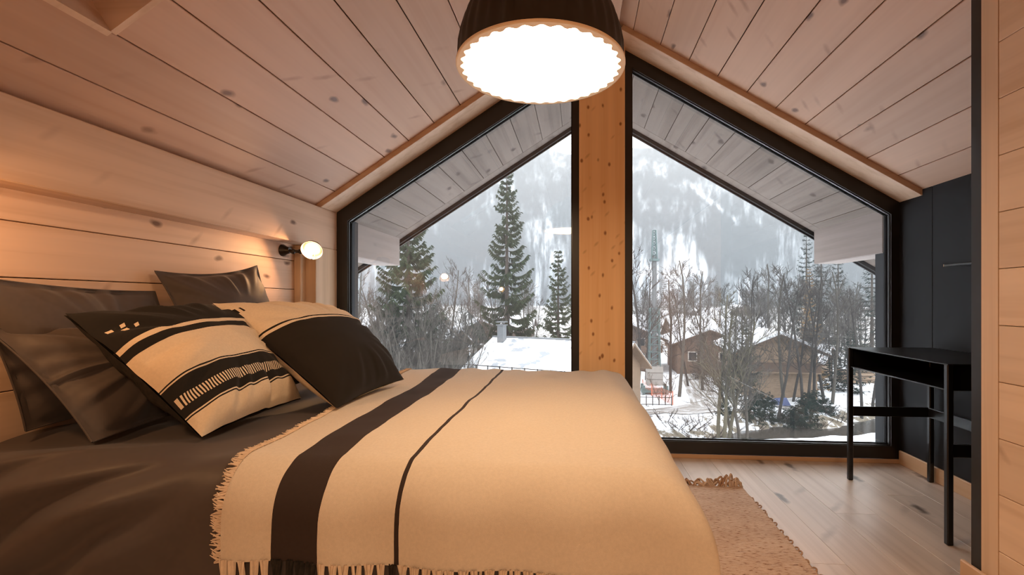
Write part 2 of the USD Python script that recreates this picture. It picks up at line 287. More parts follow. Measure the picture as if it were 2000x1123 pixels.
part('blind', slab([sk(SKY_X0 + iw, SKY_Y0 + iw, HS - .03), sk(SKY_X1 - iw, SKY_Y0 + iw, HS - .03), sk(SKY_X1 - iw, SKY_Y1 - iw, HS - .03), sk(SKY_X0 + iw, SKY_Y1 - iw, HS - .03)], nrm, .004), 'blind', rw, label='pale grey blind')
part('pane', slab([sk(SKY_X0 + iw, SKY_Y0 + iw, HS), sk(SKY_X1 - iw, SKY_Y0 + iw, HS), sk(SKY_X1 - iw, SKY_Y1 - iw, HS), sk(SKY_X0 + iw, SKY_Y1 - iw, HS)], nrm, .006), 'pane_glass', rw)

# left wall: a proud beam over recessed horizontal boards, which end before the window
wl = thing('wall_left', kind='structure')
YR = 2.93
part('beam', cbox((XL - .2, YB, 1.385), (XL, D, 1.645), .004), 'wall_pine', wl, label='wide pale beam above the headboard recess')
zs = [1.39, 1.285, 1.105, .925, .745, .565, .385, .205, .0]
for b, a in zip(zs, zs[1:]):
    part('board', cbox((XREC - .03, YB, a + .0015), (XREC, YR, b - .0015), .002), 'wall_pine', wl)
part('backing', box((XREC - .1, YB, 0), (XREC - .031, D, 1.7)), 'gap_dark', wl)
part('end_board', cbox((XREC - .02, YR, 0), (XL, D, 1.384), .003), 'upright_pine', wl, label='upright board beside the window')
part('batten', cbox((XREC, YR - .055, 0), (XREC + .045, YR - .001, 1.384), .003), 'upright_pine', wl, label='square batten in the corner of the recess')

# right wall (black boards) and back wall
wr = thing('wall_right', kind='structure')
y = D + .02
while y > YPART - .3:
    part('board', cbox((XR, y - .298, 0), (XR + .02, y - .001, 1.70), .0012), 'wall_black', wr, label=None); y -= .3
part('backing', box((XR + .015, YB, 0), (XR + .1, D + .1, 1.75)), 'wall_black', wr)
wb = thing('wall_back', kind='structure')
part('panel', poly_prism([(-1.9, 0), (2.1, 0), (2.1, zr(2.1) + .02), (XRIDGE, zl(XRIDGE) + .02), (-1.9, zl(-1.9) + .02)], YB - .05, YB, XZ), 'partition_pine', wb)

# partition of horizontal boards with an upright edge board and a black casing at its end
wp = thing('partition', 'pale wooden partition of horizontal boards at the right edge', 'partition wall', kind='structure')
YU = YPART - .065
zz = [0, .02, .208, .394, .578, .764, .95, 1.136, 1.322, 1.508, 1.694, 1.88, 2.05]
def slope_top(x0, x1, y0, y1, z0):
    c = .002
    return hull([(x, y, z) for x in (x0, x1) for y in (y0, y1) for z in (z0, zr(x) + .01)])
for a, b in zip(zz, zz[1:]):
    part('board', cbox((XPART, YB, a + .001), (XPART + .02, YU - .001, min(b, zr(XPART) + .02) - .001), .0018), 'partition_pine', wp)
part('edge_board', slope_top(XPART - .001, XPART + .06, YU, YPART, 0), 'upright_pine', wp, label='upright board at the partition end')
part('core', slope_top(XPART + .021, XPART + .059, YB, YU, 0), 'gap_dark', wp)
part('casing', slope_top(XPART - .001, XPART + .085, YPART, YPART + .042, 0), 'casing_black', wp, label='black casing strip closing the partition end')
part('back_board', box((XPART + .06, YB, 0), (XPART + .08, YPART, 2.05)), 'wall_black', wp)

# baseboards
bbp = part('baseboard_partition', cbox((XPART - .016, YB, 0), (XPART - .001, YPART + .075, .108), .004), 'baseboard_pine', kind='structure')
part('baseboard_right', cbox((XR - .015, YPART + .05, 0), (XR, D - .012, .086), .003), 'baseboard_pine', kind='structure')
part('baseboard_window', cbox((.2, D - .012, 0), (XR - .002, D, .026), .002), 'baseboard_pine_x', kind='structure')
part('baseboard_window_001', cbox((XL, D - .012, 0), (.0, D, .026), .002), 'baseboard_pine_x', kind='structure')

# rake trims under the ceiling along the window wall
def rake(x0, x1, zf, label):
    q = [(x0, D - .2, zf(x0) - .037), (x1, D - .2, zf(x1) - .037), (x1, D + .02, zf(x1) - .037), (x0, D + .02, zf(x0) - .037)]
    return part('trim', slab(q, (-(zf(1) - zf(0)), 0, 1), .034, .002), 'trim_pine', kind='structure', label=label)
used['/World/trim'] = 1
rake(XL - .08, .02, zl, None); rake(.255, XR, zr, None)

# post between the windows
pst = part('window_post', cbox((-.003, D - .035, 0), (.298, D + .14, 2.72), .004), 'post_pine', label='honey-coloured knotty wooden post between the two gable windows', cat='post', kind='structure')

# windows: frame members, bead, gasket, glass
from shapely.geometry import Polygon
def window(n, outer, inner):
    wn = thing(f'window_{n}', kind='structure')
    o, i = Polygon(outer), Polygon(inner)
    k = len(outer)
    for a in range(k):
        b = (a + 1) % k
        q = Polygon([outer[a], outer[b], inner[b], inner[a]])
        part('frame', poly_prism(q, D, D + .075, XZ), 'frame_black', wn)
    bf = lambda d: i.buffer(d, join_style=2)
    part('bead', poly_prism(i.difference(bf(-.005)), D + .012, D + .05, XZ), 'bead_black', wn)
    part('gasket', poly_prism(bf(-.003).difference(bf(-.009)), D + .036, D + .0545, XZ), 'gasket', wn)
    part('outer_frame', poly_prism(o.difference(bf(.02)), D + .076, D + .10, XZ), 'gasket', wn)
    part('pane', poly_prism(bf(.004), D + .055, D + .061, XZ), 'pane_glass', wn, label='large sloping-topped glass pane')
fo_l = lambda x: 1.658 + .648 * (x + 1.687)
fi_l = lambda x: 1.587 + .6245 * (x + 1.613)
fo_r = lambda x: 2.722 - .602 * (x - .295)
fi_r = lambda x: 2.579 - .6097 * (x - .345)
window(1, [(XL, .027), (-.003, .027), (-.003, fo_l(-.003)), (XL, fo_l(XL))], [(-1.613, .107), (-.048, .107), (-.048, fi_l(-.048)), (-1.613, fi_l(-1.613))])
window(2, [(.298, .027), (XR, .027), (XR, fo_r(XR)), (.298, fo_r(.298))], [(.345, .107), (1.977, .107), (1.977, fi_r(1.977)), (.345, fi_r(.345))])

# ------------------------------------------------------------------ roof overhang outside
YO = 4.25
sl = lambda x: 1.602 + .632 * (x + 1.63)
sr = lambda x: 1.613 - .608 * (x - 2.01)
XS = (1.613 + .608 * 2.01 - 1.602 - .632 * 1.63) / (.632 + .608)
ov = thing('roof_overhang', 'weathered grey plank soffit with black rake edge outside the windows', 'roof overhang', (XS, D, 2.6), kind='structure')
YW = 3.385
x = -2.9
while x < XS - .01:
    b = min(x + .172, XS); ceil_board(x + .0015, b - .0015, D + .1, YO - .135, sl, ov, 'soffit_plank', 'soffit_spruce'); x += .172
x = 3.3
while x > XS + .01:
    a = max(x - .172, XS); ceil_board(a + .0015, x - .0015, D + .1, YO - .135, sr, ov, 'soffit_plank', 'soffit_spruce'); x -= .172
ceil_board(-2.9, XS, YO - .132, YO, sl, ov, 'edge_board', 'soffit_spruce'); ceil_board(XS, 3.3, YO - .132, YO, sr, ov, 'edge_board', 'soffit_spruce')
for zf, x0, x1 in ((sl, -2.9, XS), (sr, XS, 3.3)):
    for nme, y0, y1, dz, h in (('rake_board', YO, YO + .03, -.035, .22), ('rake_flashing', YO + .03, YO + .045, -.052, .2)):
        q = [(x0, y0, zf(x0) + dz), (x1, y0, zf(x1) + dz), (x1, y1, zf(x1) + dz), (x0, y1, zf(x0) + dz)]
        part(nme, slab(q, (0, 0, 1), h), 'rake_black', ov)
    q = [(x0, D + .1, zf(x0) + .03), (x1, D + .1, zf(x1) + .03), (x1, YO, zf(x1) + .03), (x0, YO, zf(x0) + .03)]
    part('roof_deck', slab(q, (0, 0, 1), .15), 'gap_dark', ov)
part('purlin', cbox((1.985, D + .1, 1.345), (2.2, YO - .03, 1.66), .006), 'purlin_spruce', ov, label='grey beam end under the right side of the overhang')
part('purlin', cbox((-1.85, D + .1, 1.352), (-1.632, YO - .03, 1.66), .006), 'purlin_spruce', ov, label='grey beam end under the left side of the overhang')
fac = thing('outer_wall', kind='structure', label='dark grey outer cladding beside the windows', cat='outer wall')
part('cladding', poly_prism([(1.99, -.2), (2.6, -.2), (2.6, sr(2.6)), (1.99, sr(1.99))], D + .1, YW, XZ), 'cladding_grey', fac)
part('cladding', poly_prism([(-2.6, -.2), (-1.625, -.2), (-1.625, sl(-1.625)), (-2.6, sl(-2.6))], D + .1, YW, XZ), 'cladding_grey', fac)
part('sill', box((-1.8, D + .1, -.2), (2.1, YW, .03)), 'cladding_grey', fac)

# ------------------------------------------------------------------ bed
BT, YF, YN, XF = .595, 2.86, 1.255, .15
def wrap(d, r, flare=.10):
    """Distance d past a rounded edge -> (out, down)."""
    d = np.asarray(d, float); q = r * np.pi / 2; a = np.clip(d / r, 0, np.pi / 2); s = np.maximum(d - q, 0)
    return r * np.sin(a) + s * flare, r * (1 - np.cos(a)) + s * math.sqrt(1 - flare ** 2)
def bed_point(s, t, off=0.0):
    """s: unrolled x, t: unrolled y (growing towards the camera below YN). Returns the cloth point."""
    s, t = np.asarray(s, float), np.asarray(t, float)
    ox, dx = wrap(np.maximum(s - XF, 0), .16, .12); on, dn = wrap(np.maximum(YN - t, 0), .135, .04); of, df = wrap(np.maximum(t - YF, 0), .09, .03)
    dy = np.maximum(dn, df)
    x = np.minimum(s, XF) + ox; y = np.clip(t, YN, YF) - on + of
    drop = (dx ** 2.4 + dy ** 2.4 + 1e-9) ** (1 / 2.4)
    z = BT - drop
    P = np.stack([x, y, z], -1)
    q = np.stack([s, t, s * 0], -1)
    soft = (meshkit.fbm(q * 2.1, 3, 3) - .5) * .035
    n = np.stack([dx / .3, -(dn - df) / .3, np.maximum(.15, 1 - drop * 3)], -1); n = n / np.linalg.norm(n, axis=-1, keepdims=True)
    h = off + soft * np.clip(1 - .3 * drop, .3, 1)
    side = np.clip(drop / .12, 0, 1)
    wrinkle = .35 + .65 * np.clip((-1.0 - s) / .15, 0, 1)
    h = h + wrinkle * side * .018 * np.sin(2 * np.pi * (s * 1.7 + t * .9 + meshkit.fbm(q * 1.3, 2, 9) * 1.2))
    return P + n * h[..., None]
bed = thing('bed', 'low double bed with grey-brown satin mattress cover against the left wall', 'bed', (-.75, 2.05, 0))
part('mattress', cbox((XREC + .02, YN + .03, .24), (XF + .02, YF - .02, BT - .04), .05), 'bed_satin', bed, smooth=40)
part('bed_base', cbox((XREC + .02, YN + .02, .09), (XF + .02, YF - .01, .235), .01), 'casing_black', bed)
for lx in (XREC + .12, XF - .12):
    for ly in (YN + .12, YF - .12): part('leg', lathe([(.0, 0), (.025, 0), (.03, .09), (0, .09)], 12) if False else moved(lathe([(.001, 0), (.024, 0), (.03, .095), (.001, .095)], 14), t=(lx, ly, 0)), 'casing_black', bed)
# cover: a big quilted cloth hanging down the near side and the foot
ns, nt = 190, 220
S, T = np.meshgrid(np.linspace(XREC + .02, XF + .62, ns), np.linspace(YN - .62, YF + .45, nt), indexing='ij')
P = bed_point(S, T)
folds = np.clip((YN + .12 - T) / .25, 0, 1) * np.clip((-.98 - S) / .2, 0, 1)     # diagonal folds on the near side
ph = S * 8.5 - T * 18.0 + 2.2 * meshkit.fbm(np.stack([S * 1.4, T * 1.4, S * 0 + 4], -1), 3, 5)
P[..., 1] -= folds * .050 * np.abs(np.sin(ph * 1.25)) ** 1.6
P[..., 2] += .012 * np.clip(1 - np.abs(T - YN) / .4, 0, 1) * np.clip((-.98 - S) / .2, 0, 1) * np.sin(ph * .9)
du = part('bed_cover', (P.reshape(-1, 3), grid_faces(ns, nt)), 'bed_satin', smooth=True, label='grey-brown satin cover spread over the bed and hanging down in soft folds', cat='bed cover')

# throw
SA, TN = -.94, YN - .285                             # fringe edge on the left, end of the hanging part
ns, nt = 200, 260
sv, tv = np.linspace(SA, XF + .60, ns), np.linspace(TN, YF + .12, nt)
S, T = np.meshgrid(sv, tv, indexing='ij')
def skew(S, T): return S + np.interp(S, [-.94, -.795, -.664, -.454, 0], [.09, .055, .05, .012, 0]) * (1.7 - T)
def throw_point(S, T):
    P = bed_point(skew(S, T), T, .016)
    P[..., 2] += .004 * np.sin(S * 40 + 6 * meshkit.noise(np.stack([S * 3, T * 3, S * 0], -1), 2)) * np.clip((T - YF + .5) / .3, 0, 1)
    P[..., 1] -= .008 * np.sin(S * 21 + 2.5 * meshkit.noise(np.stack([S * 2, T * 2, S * 0], -1), 4)) * np.clip((YN - T) / .3, 0, 1)
    return P
P = throw_point(S, T)
st_ = [(0, 'c'), ((-.795 - SA) / 1.6, 'b'), ((-.664 - SA) / 1.6, 'c'), ((-.462 - SA) / 1.6, 'b'), ((-.446 - SA) / 1.6, 'c')]
striped('throw_wool', 0, st_, lo=SA, hi=SA + 1.6, cream=(.61, .525, .425), black=(.040, .028, .024))
thr = thing('throw', 'cream wool throw with one broad dark stripe and one thin line over the bed', 'throw', (-.2, 2.0, BT))
part('cloth', (P.reshape(-1, 3), grid_faces(ns, nt)), 'throw_wool', thr, smooth=True, uv=np.stack([S.ravel(), T.ravel()], 1))
bits = []
for t in np.arange(TN, YF + .1, .005):
    n_ = 2
    for q in range(n_):
        t0 = t + rnd.uniform(-.003, .003); L = rnd.uniform(.016, .032); sw = rnd.uniform(-.012, .012)
        ss = np.array([SA + .003, SA - L * .5, SA - L]); tt = np.array([t0, t0 + sw * .4, t0 + sw])
        pp = bed_point(skew(ss, tt), tt, .016); pp[1:, 2] -= .003; pp += np.array([0, 0, rnd.uniform(0, .006)]) * np.array([[0], [.6], [1]])
        bits.append(tube(pp, [.0028, .0026, .0012], 4, False))
part('fringe', cat(bits), 'fringe_cream', thr, kind='stuff')
s = SA + .01
while s < XF + .4:
    dark = -.795 < s < -.664 or abs(s + .454) < .012
    L = rnd.uniform(.045, .065); strands = []
    for q in range(9):
        s0 = s + rnd.uniform(-.012, .012); s1 = s + rnd.uniform(-.006, .006)
        pp = throw_point(np.array([s0, (s0 + s1) / 2, s1]), np.array([TN + .004, TN - L * .5, TN - L * rnd.uniform(.85, 1.1)])); pp[:, 1] += rnd.uniform(-.005, .005)
        strands.append(tube(pp, [.0035, .004, .0015], 4, False))
    part('tassel', cat(strands), 'black_wool' if dark else 'fringe_cream', thr); s += .031

# ------------------------------------------------------------------ pillows and cushions
def cushion(name, label, corners, thick, mf, mb, group=None, flange=0.0, seed=0, wr=.012, pinch=.06, sag=.0, seam=None):
    """corners: bottom near, bottom far, top far, top near. The front is on the side of +x."""
    A, B, C_, D_ = map(np.asarray, corners); n = 64
    u, v = np.meshgrid(np.linspace(0, 1, n), np.linspace(0, 1, n), indexing='ij')
    U, V = 2 * u - 1, 2 * v - 1
    cu, cv = U * (1 - pinch * (1 - U ** 2) * 0 - pinch * (1 - V ** 2) * np.abs(U) ** 3), V * (1 - pinch * (1 - U ** 2) * np.abs(V) ** 3)
    uu, vv = (cu + 1) / 2, (cv + 1) / 2
    base = A * ((1 - uu) * (1 - vv))[..., None] + B * (uu * (1 - vv))[..., None] + C_ * (uu * vv)[..., None] + D_ * ((1 - uu) * vv)[..., None]
    nn = np.cross((B - A) + (C_ - D_), (D_ - A) + (C_ - B)); nn = nn / np.linalg.norm(nn)
    if nn[0] < 0: nn = -nn
    f = np.clip(1 - flange, 0, 1); Uf, Vf = np.clip(np.abs(U) / f, 0, 1), np.clip(np.abs(V) / f, 0, 1)
    t = thick * ((1 - Uf ** 2.3) * (1 - Vf ** 2.3)) ** .6
    q = np.stack([u * 3, v * 3, u * 0 + seed], -1)
    ang = np.arctan2(V, U); rad = np.maximum(np.abs(U), np.abs(V))
    wrn = wr * np.clip((rad - .35) / .5, 0, 1) * np.clip((1 - rad) / .08, .25, 1) * (meshkit.noise(np.stack([ang * 7, rad * 1.5, u * 0 + seed], -1), seed) - .5) * 2
    wrn = wrn + wr * 2.2 * (meshkit.fbm(q * .8, 3, seed + 1) - .5) * (t / thick)
    root = thing(name, label, 'cushion' if 'cushion' in name else 'pillow', tuple((A + B) / 2), group=group)
    uv = np.stack([u.ravel(), v.ravel()], 1)
    zmin = BT + .012
    for nme, sgn, k, m in (('front_panel', 1, 1.0, mf), ('back_panel', -1, .8, mb)):
        Pn = base + nn * (sgn * k * t + wrn * (1 if sgn > 0 else -.4) + sgn * .0025)[..., None]
        Pn[..., 2] = np.maximum(Pn[..., 2], zmin + .0 * u)
        F = grid_faces(n, n)
        part(nme, (Pn.reshape(-1, 3), F if sgn > 0 else F[:, ::-1]), m, root, smooth=True, uv=uv)
    # welt round the edge
    e = np.concatenate([base[:, 0], base[-1, 1:], base[-2::-1, -1], base[0, -2::-1]]); e[:, 2] = np.maximum(e[:, 2], zmin + .003)
    if seam != 'none': part('welt', tube(e, .004 if not flange else .003, 6, False), seam or mb, root, smooth=True)
    return root
striped('stripe_cushion_front', 1, [(0, 'c'), (.115, 'b'), (.122, 'c'), (.132, 'b'), (.30, 'b'), (.318, 'c'), (.328, 'b'), (.336, 'c'), (.575, 'b'), (.625, 'c'), (.655, 'b')],
        hatch=[(.185, .245, -1., 2., 64, 'c')], dashes=[(.775, .795, .02, .10, 18, 'c'), (.745, .765, .06, .14, 20, 'c')])
striped('dark_cushion_front', 1, [(0, 'b'), (.635, 'c'), (.652, 'b'), (.664, 'c')], black=(.020, .016, .013), hatch=[(.86, .90, 0., .06, 30, 'b')])
striped('dark_cushion_back', 0, [(0, 'c')], hatch=[(.90, .99, .3, .75, 9, 'b'), (.0, .05, .80, .9, 26, 'b')])
striped('olive_cushion_front', 1, [(0, 'b'), (.90, 'c'), (.93, 'b')], black=(.085, .070, .045))
cushion('pillow', 'grey-brown satin pillow leaning on the wall at the left, behind the other pillows', [(-1.70, 1.335, .63), (-1.68, 1.98, .63), (-1.775, 1.86, 1.07), (-1.735, 1.20, 1.105)], .07, 'pillow_satin', 'pillow_satin', flange=.08, seed=1, wr=.012)
cushion('pillow', 'grey-brown satin pillow with flat flanged border, lowest at the left edge', [(-1.44, 1.30, .612), (-1.46, 2.0, .62), (-1.69, 1.97, .945), (-1.72, 1.25, .950)], .095, 'pillow_satin', 'pillow_satin', flange=.09, seed=5, wr=.016)
cushion('pillow', 'grey-brown satin pillow with raised pointed corners under the wall lamp', [(-1.60, 1.88, .70), (-1.55, 2.50, .70), (-1.68, 2.36, 1.215), (-1.765, 1.85, 1.155)], .09, 'pillow_satin', 'pillow_satin', flange=.06, seed=8, wr=.014, pinch=.12)
cushion('cushion', 'olive-dark wool cushion half hidden behind the two striped cushions', [(-1.32, 1.95, .64), (-1.27, 2.52, .64), (-1.44, 2.60, .995), (-1.57, 1.86, 1.0)], .05, 'olive_cushion_front', 'olive_wool', seed=12)
cushion('cushion', 'cream cushion with black top and black banded lower edge, nearest on the bed', [(-1.133, 1.345, .62), (-1.14, 1.87, .63), (-1.50, 1.93, .985), (-1.60, 1.36, .988)], .145, 'stripe_cushion_front', 'black_wool', seed=15, wr=.022, pinch=.05, seam='none')
cushion('cushion', 'black cushion with cream upper band leaning next to the window side', [(-.92, 1.745, .62), (-.895, 2.37, .63), (-1.25, 2.39, .99), (-1.43, 1.75, 1.02)], .13, 'dark_cushion_front', 'dark_cushion_back', seed=21, wr=.010, pinch=.05, seam='none')

# ------------------------------------------------------------------ pendant lamp
LP = EYE + FW * 1.513 + RT * (-.0026); LZ = EYE[2] + .733
def make_pendant(LP, LZ, gmat, plabel):
    pl_ = thing('pendant_lamp', plabel, 'pendant lamp', (LP[0], LP[1], LZ))
    NF, NS = 34, 34 * 16
    fl_ = lambda a, amp: 1 + amp * np.cos(NF * a)
    prof = [(.262, 0), (.261, .03), (.258, .06), (.250, .10), (.238, .14), (.221, .18), (.199, .22), (.170, .255), (.132, .285), (.09, .305), (.05, .318), (.032, .322)]
    part('shade', lathe(prof, NS, lambda a, i: fl_(a, .012 * min(1, i / 2) * (1 if i < 9 else .4))), 'lamp_shell', pl_, smooth=50, local=True)
    rin = lambda a: 1 + .021 * np.cos(NF * a)
    ring = lathe([(.262, 0.0), (.2655, .003), (.2655, .008), (.262, .010)], NS)
    a = np.arange(NS) / NS * 2 * np.pi; ro, ri = np.full(NS, .264), .247 * rin(a)
    V = np.vstack([np.stack([r * np.cos(a), r * np.sin(a), np.full(NS, z)], 1) for r, z in ((ro, .0005), (ri, .0), (ri, .02))]); F = []
    for i in range(2):
        for k in range(NS):
            p_, q_ = i * NS + k, i * NS + (k + 1) % NS; F += [[p_, q_ + NS, q_], [p_, p_ + NS, q_ + NS]]
    part('rim', cat([ring, tm(V, F)]), 'lamp_rim', pl_, smooth=40, local=True, label='tan scalloped rim')
    a6 = np.arange(32) / 32 * 2 * np.pi; V = np.vstack([np.stack([.2575 * np.cos(a6), .2575 * np.sin(a6), np.full(32, .0065)], 1), [[0, 0, .0065]]])
    part('diffuser', tm(V, [[32, (k + 1) % 32, k] for k in range(32)]), gmat, pl_, local=True, label='white glowing diffuser')
    part('canopy', moved(lathe([(.001, .36), (.03, .355), (.034, .32), (.033, .31)], 32)), 'lamp_shell', pl_, smooth=40, local=True)
    part('cord', tube([(0, 0, .35), (0, 0, 2.70 - LZ)], .004, 8), 'lamp_shell', pl_, smooth=40, local=True)
    part('ceiling_rose', lathe([(.05, zl(LP[0]) - LZ - .05), (.05, zl(LP[0]) - LZ + .03)], 24), 'lamp_shell', pl_, smooth=40, local=True)
make_pendant(LP, LZ, 'pendant_glow', 'large dark fluted bell pendant lamp with a glowing white opening')

# ------------------------------------------------------------------ wall lamps
def sconce(base, head, aim, label):
    """base: point on the wall (wall normal +x), head: centre of the opening."""
    t = thing('wall_lamp', label, 'wall lamp', tuple(base), group=None)
    b, h = np.asarray(base, float), np.asarray(head, float); aim = np.asarray(aim, float) / np.linalg.norm(aim)
    R = frame_to((1, 0, 0), (0, 1, 0))
    part('wall_plate', moved(lathe([(.001, 0), (.036, 0), (.036, .008), (.028, .02), (.022, .035), (.018, .05), (.001, .052)], 32), R, b), 'sconce_black', t, smooth=40)
    j1 = b + np.array([.072, -.004, -.008]); back = h - aim * .06; j2 = j1 + (back - j1) * .35 + np.array([0, 0, -.012])
    part('arm', cat([tube([b + [.045, 0, 0], j1], .010, 12), tube([j1, j2], .009, 12), tube([j2, back], .010, 12)]), 'sconce_black', t, smooth=40)
    for j in (j1, j2): part('joint', moved(trimesh.creation.icosphere(2, .0155), None, j), 'sconce_black', t, smooth=40)
    R = frame_to(aim, (0, 0, 1))
    part('shade', moved(lathe([(.012, -.075), (.018, -.07), (.024, -.055), (.034, -.045), (.050, -.030), (.060, -.008), (.062, 0), (.0605, .0), (.049, -.027), (.03, -.04), (.010, -.045)], 48), R, h), 'sconce_black', t, smooth=40)
    ring = lathe([(.0615 + .0022 * math.cos(q), .0025 * math.sin(q)) for q in np.linspace(0, 2 * np.pi, 9)], 48)
    part('rim', moved(ring, R, h), 'sconce_rim', t, smooth=60, label='thin bright rim')
    bulb = [(.037 * math.cos(q), -.020 + .010 * math.sin(q)) for q in np.linspace(0, np.pi / 2 - .01, 4)]
    part('bulb', moved(lathe(bulb, 16), R, h), 'sconce_glow', t, smooth=True, label='glowing lens')
    part('bracket', tube([h - aim * .05 + UP * -.02, h - aim * .03 + UP * -.052, h - aim * .004 + UP * -.0555], .003, 6), 'sconce_black', t)
sb = onX(551, 489, XREC); sh = onX(609, 489, XREC + .20)
sconce(sb, sh, (.22, -.80, -.55), 'black jointed wall lamp with round glowing lens on the boards near the window')
sconce((XREC, .92, 1.33), (XREC + .21, 1.0, 1.31), (.22, .80, -.55), 'black jointed wall lamp at the near end of the bed')

sconce((XREC, -2.5, 1.27), (XREC + .33, -2.4, 1.25), (.42, .72, -.35), 'black jointed wall lamp far behind, seen only as a small bright reflection in the glass')
make_pendant(np.array([.40, -1.05, 0]), 1.86, 'unseen_pendant_glow', 'unseen second dark fluted pendant lamp behind the camera, lighting the near side of the bed')  # out of view behind the camera, placed to light the hanging bed front
# ------------------------------------------------------------------ desk
dk = thing('desk', 'slim black metal desk with an open shelf compartment under its top, against the black wall', 'desk', (1.78, 2.51, 0))
x0, x1, y0, y1, zt, zb = 1.548, 2.005, 2.147, 2.885, .764, .650
part('top', cbox((x0, y0 - .01, zt - .006), (x1, y1, zt), .0015), 'desk_black', dk)
part('shelf', cbox((x0 + .004, y0, zb), (x1, y1 - .004, zb + .006), .0015), 'desk_black', dk)
part('side_panel', cbox((x0 + .012, y0, zb + .006), (x1, y0 + .008, zt - .006), .001), 'desk_black', dk)
part('side_panel', cbox((x0 + .012, y1 - .012, zb + .006), (x1, y1 - .004, zt - .006), .001), 'desk_black', dk)
part('back_panel', cbox((x1 - .01, y0 + .008, zb + .006), (x1, y1 - .012, zt - .006), .001), 'desk_black', dk)
for lx, ly in ((x0 + .006, y0 - .004), (x0 + .006, y1 - .006), (x1 - .014, y0 - .004), (x1 - .014, y1 - .006)):
    part('leg', cbox((lx - .012, ly - .012, 0), (lx + .014, ly + .012, zt - .001), .004), 'desk_black', dk)
part('side_rail', cbox((x0 + .02, y1 - .016, .370), (x1 - .03, y1 - .002, .424), .002), 'desk_black', dk)
part('side_rail', cbox((x0 + .02, y0 - .010, .370), (x1 - .03, y0 + .004, .424), .002), 'desk_black', dk)
part('back_rail', cbox((x1 - .034, y0 + .004, .370), (x1 - .014, y1 - .016, .424), .002), 'desk_black', dk)
hk = thing('wall_rail', 'slim dark brown rail fixed on the black wall above the desk', 'rail', (XR, 2.66, 1.225))
part('bar', cbox((XR - .035, 2.45, 1.219), (XR - .023, 2.782, 1.231), .002), 'casing_black', hk)
for yy in (2.5, 2.74): part('bracket', cbox((XR - .024, yy - .006, 1.219), (XR, yy + .006, 1.231), .001), 'casing_black', hk)
part('end_cap', cbox((XR - .036, 2.782, 1.2185), (XR - .022, 2.786, 1.2315), .001), 'sconce_rim', hk, label='small bright end cap')

# ------------------------------------------------------------------ rug
rg = thing('rug', 'woven beige rug with dark flecks and curled tassels beside the bed', 'rug', (.5, 1.7, 0))
rx0, rx1, ry0, ry1 = .10, .895, .7, 2.70
nu, nv = 150, 260
Xg, Yg = np.meshgrid(np.linspace(rx0, rx1, nu), np.linspace(ry0, ry1, nv), indexing='ij')
row = np.sin(Yg / .0155 * 2 * np.pi / 2) ** 2
Zg = .008 + .0035 * row + .004 * (meshkit.noise(np.stack([Xg * 55, Yg * 70, Xg * 0], -1), 3) - .5)
edge = np.minimum.reduce([Xg - rx0, rx1 - Xg, Yg - ry0, ry1 - Yg]); Zg = np.where(edge < .001, .001, Zg)
Xg = Xg + np.where(Xg > rx1 - .002, .006 * (meshkit.noise(np.stack([Yg * 60, Yg * 0, Yg * 0], -1), 8) - .5), 0)
mat('rug_weave', {'g': ('geometry', {}), 'm': ('mapping', {'scale': (38., 150., 1.)}), 'n': ('noise_texture', {'scale': 1.0, 'detail': 3.0, 'roughness': .6}), 'm2': ('mapping', {'scale': (7., 9., 1.)}), 'n2': ('noise_texture', {'scale': 1.0, 'detail': 2.0}),
                  'r': ('rgb_ramp', {'ramp': [(.25, (.10, .06, .05)), (.34, (.34, .20, .13)), (.43, (.60, .44, .33)), (.62, (.68, .53, .42)), (.8, (.74, .60, .49))]}), 'r2': ('rgb_ramp', {'ramp': [(.35, (.88, .84, .82)), (.65, (1, 1, 1))]}), 'mx': ('mix', {'mix_type': 'multiply', 'fac': 1.0}),
                  'b': ('bump', {'strength': .6, 'distance': .004}), 'p': ('principled_bsdf', {'roughness': .95, 'specular_ior_level': .1})},
    [('g.position', 'm.vector'), ('m.vector', 'n.vector'), ('n.fac', 'r.fac'), ('g.position', 'm2.vector'), ('m2.vector', 'n2.vector'), ('n2.fac', 'r2.fac'), ('r.color', 'mx.color1'), ('r2.color', 'mx.color2'), ('mx.color', 'p.base_color'), ('n.fac', 'b.height'), ('b.normal', 'p.normal')])
cloth('tassel_tan', (.50, .33, .22), rough=.9, col2=(.33, .2, .13)); cloth('tassel_pale', (.66, .5, .39), rough=.9)
part('woven_field', (np.stack([Xg, Yg, Zg], -1).reshape(-1, 3), grid_faces(nu, nv)), 'rug_weave', rg, smooth=True)
tx = .50
while tx < rx1 + .005:
    loops = []
    for q in range(3):
        h = rnd.uniform(.018, .05) * (1.35 if tx > .74 else .8); lean = rnd.uniform(-.03, .035); dyy = rnd.uniform(-.01, .035); xx = tx + rnd.uniform(-.012, .012)
        aa = np.linspace(0, np.pi, 9)
        loops.append(tube(np.stack([xx + lean * np.sin(aa) + .012 * (1 - np.cos(aa)) * rnd.choice([-1, 1]), ry1 + dyy * (1 - np.cos(aa)) / 2, .006 + h * np.sin(aa)], 1), rnd.uniform(.004, .0062), 6))
    part('tassel', cat(loops), rnd.choice(['tassel_tan', 'tassel_pale', 'tassel_tan']), rg, smooth=50); tx += .03
bits = []
for yy in np.arange(.9, ry1 - .1, .05):
    yj = yy + rnd.uniform(-.02, .02); aa = np.linspace(0, np.pi, 6)
    bits.append(tube(np.stack([rx1 - .006 + rnd.uniform(.004, .012) * np.sin(aa), yj + .014 * np.cos(aa), .006 + .006 * np.sin(aa)], 1), .0035, 5))
part('edge_loop', cat(bits), 'tassel_tan', rg, smooth=50, kind='stuff')
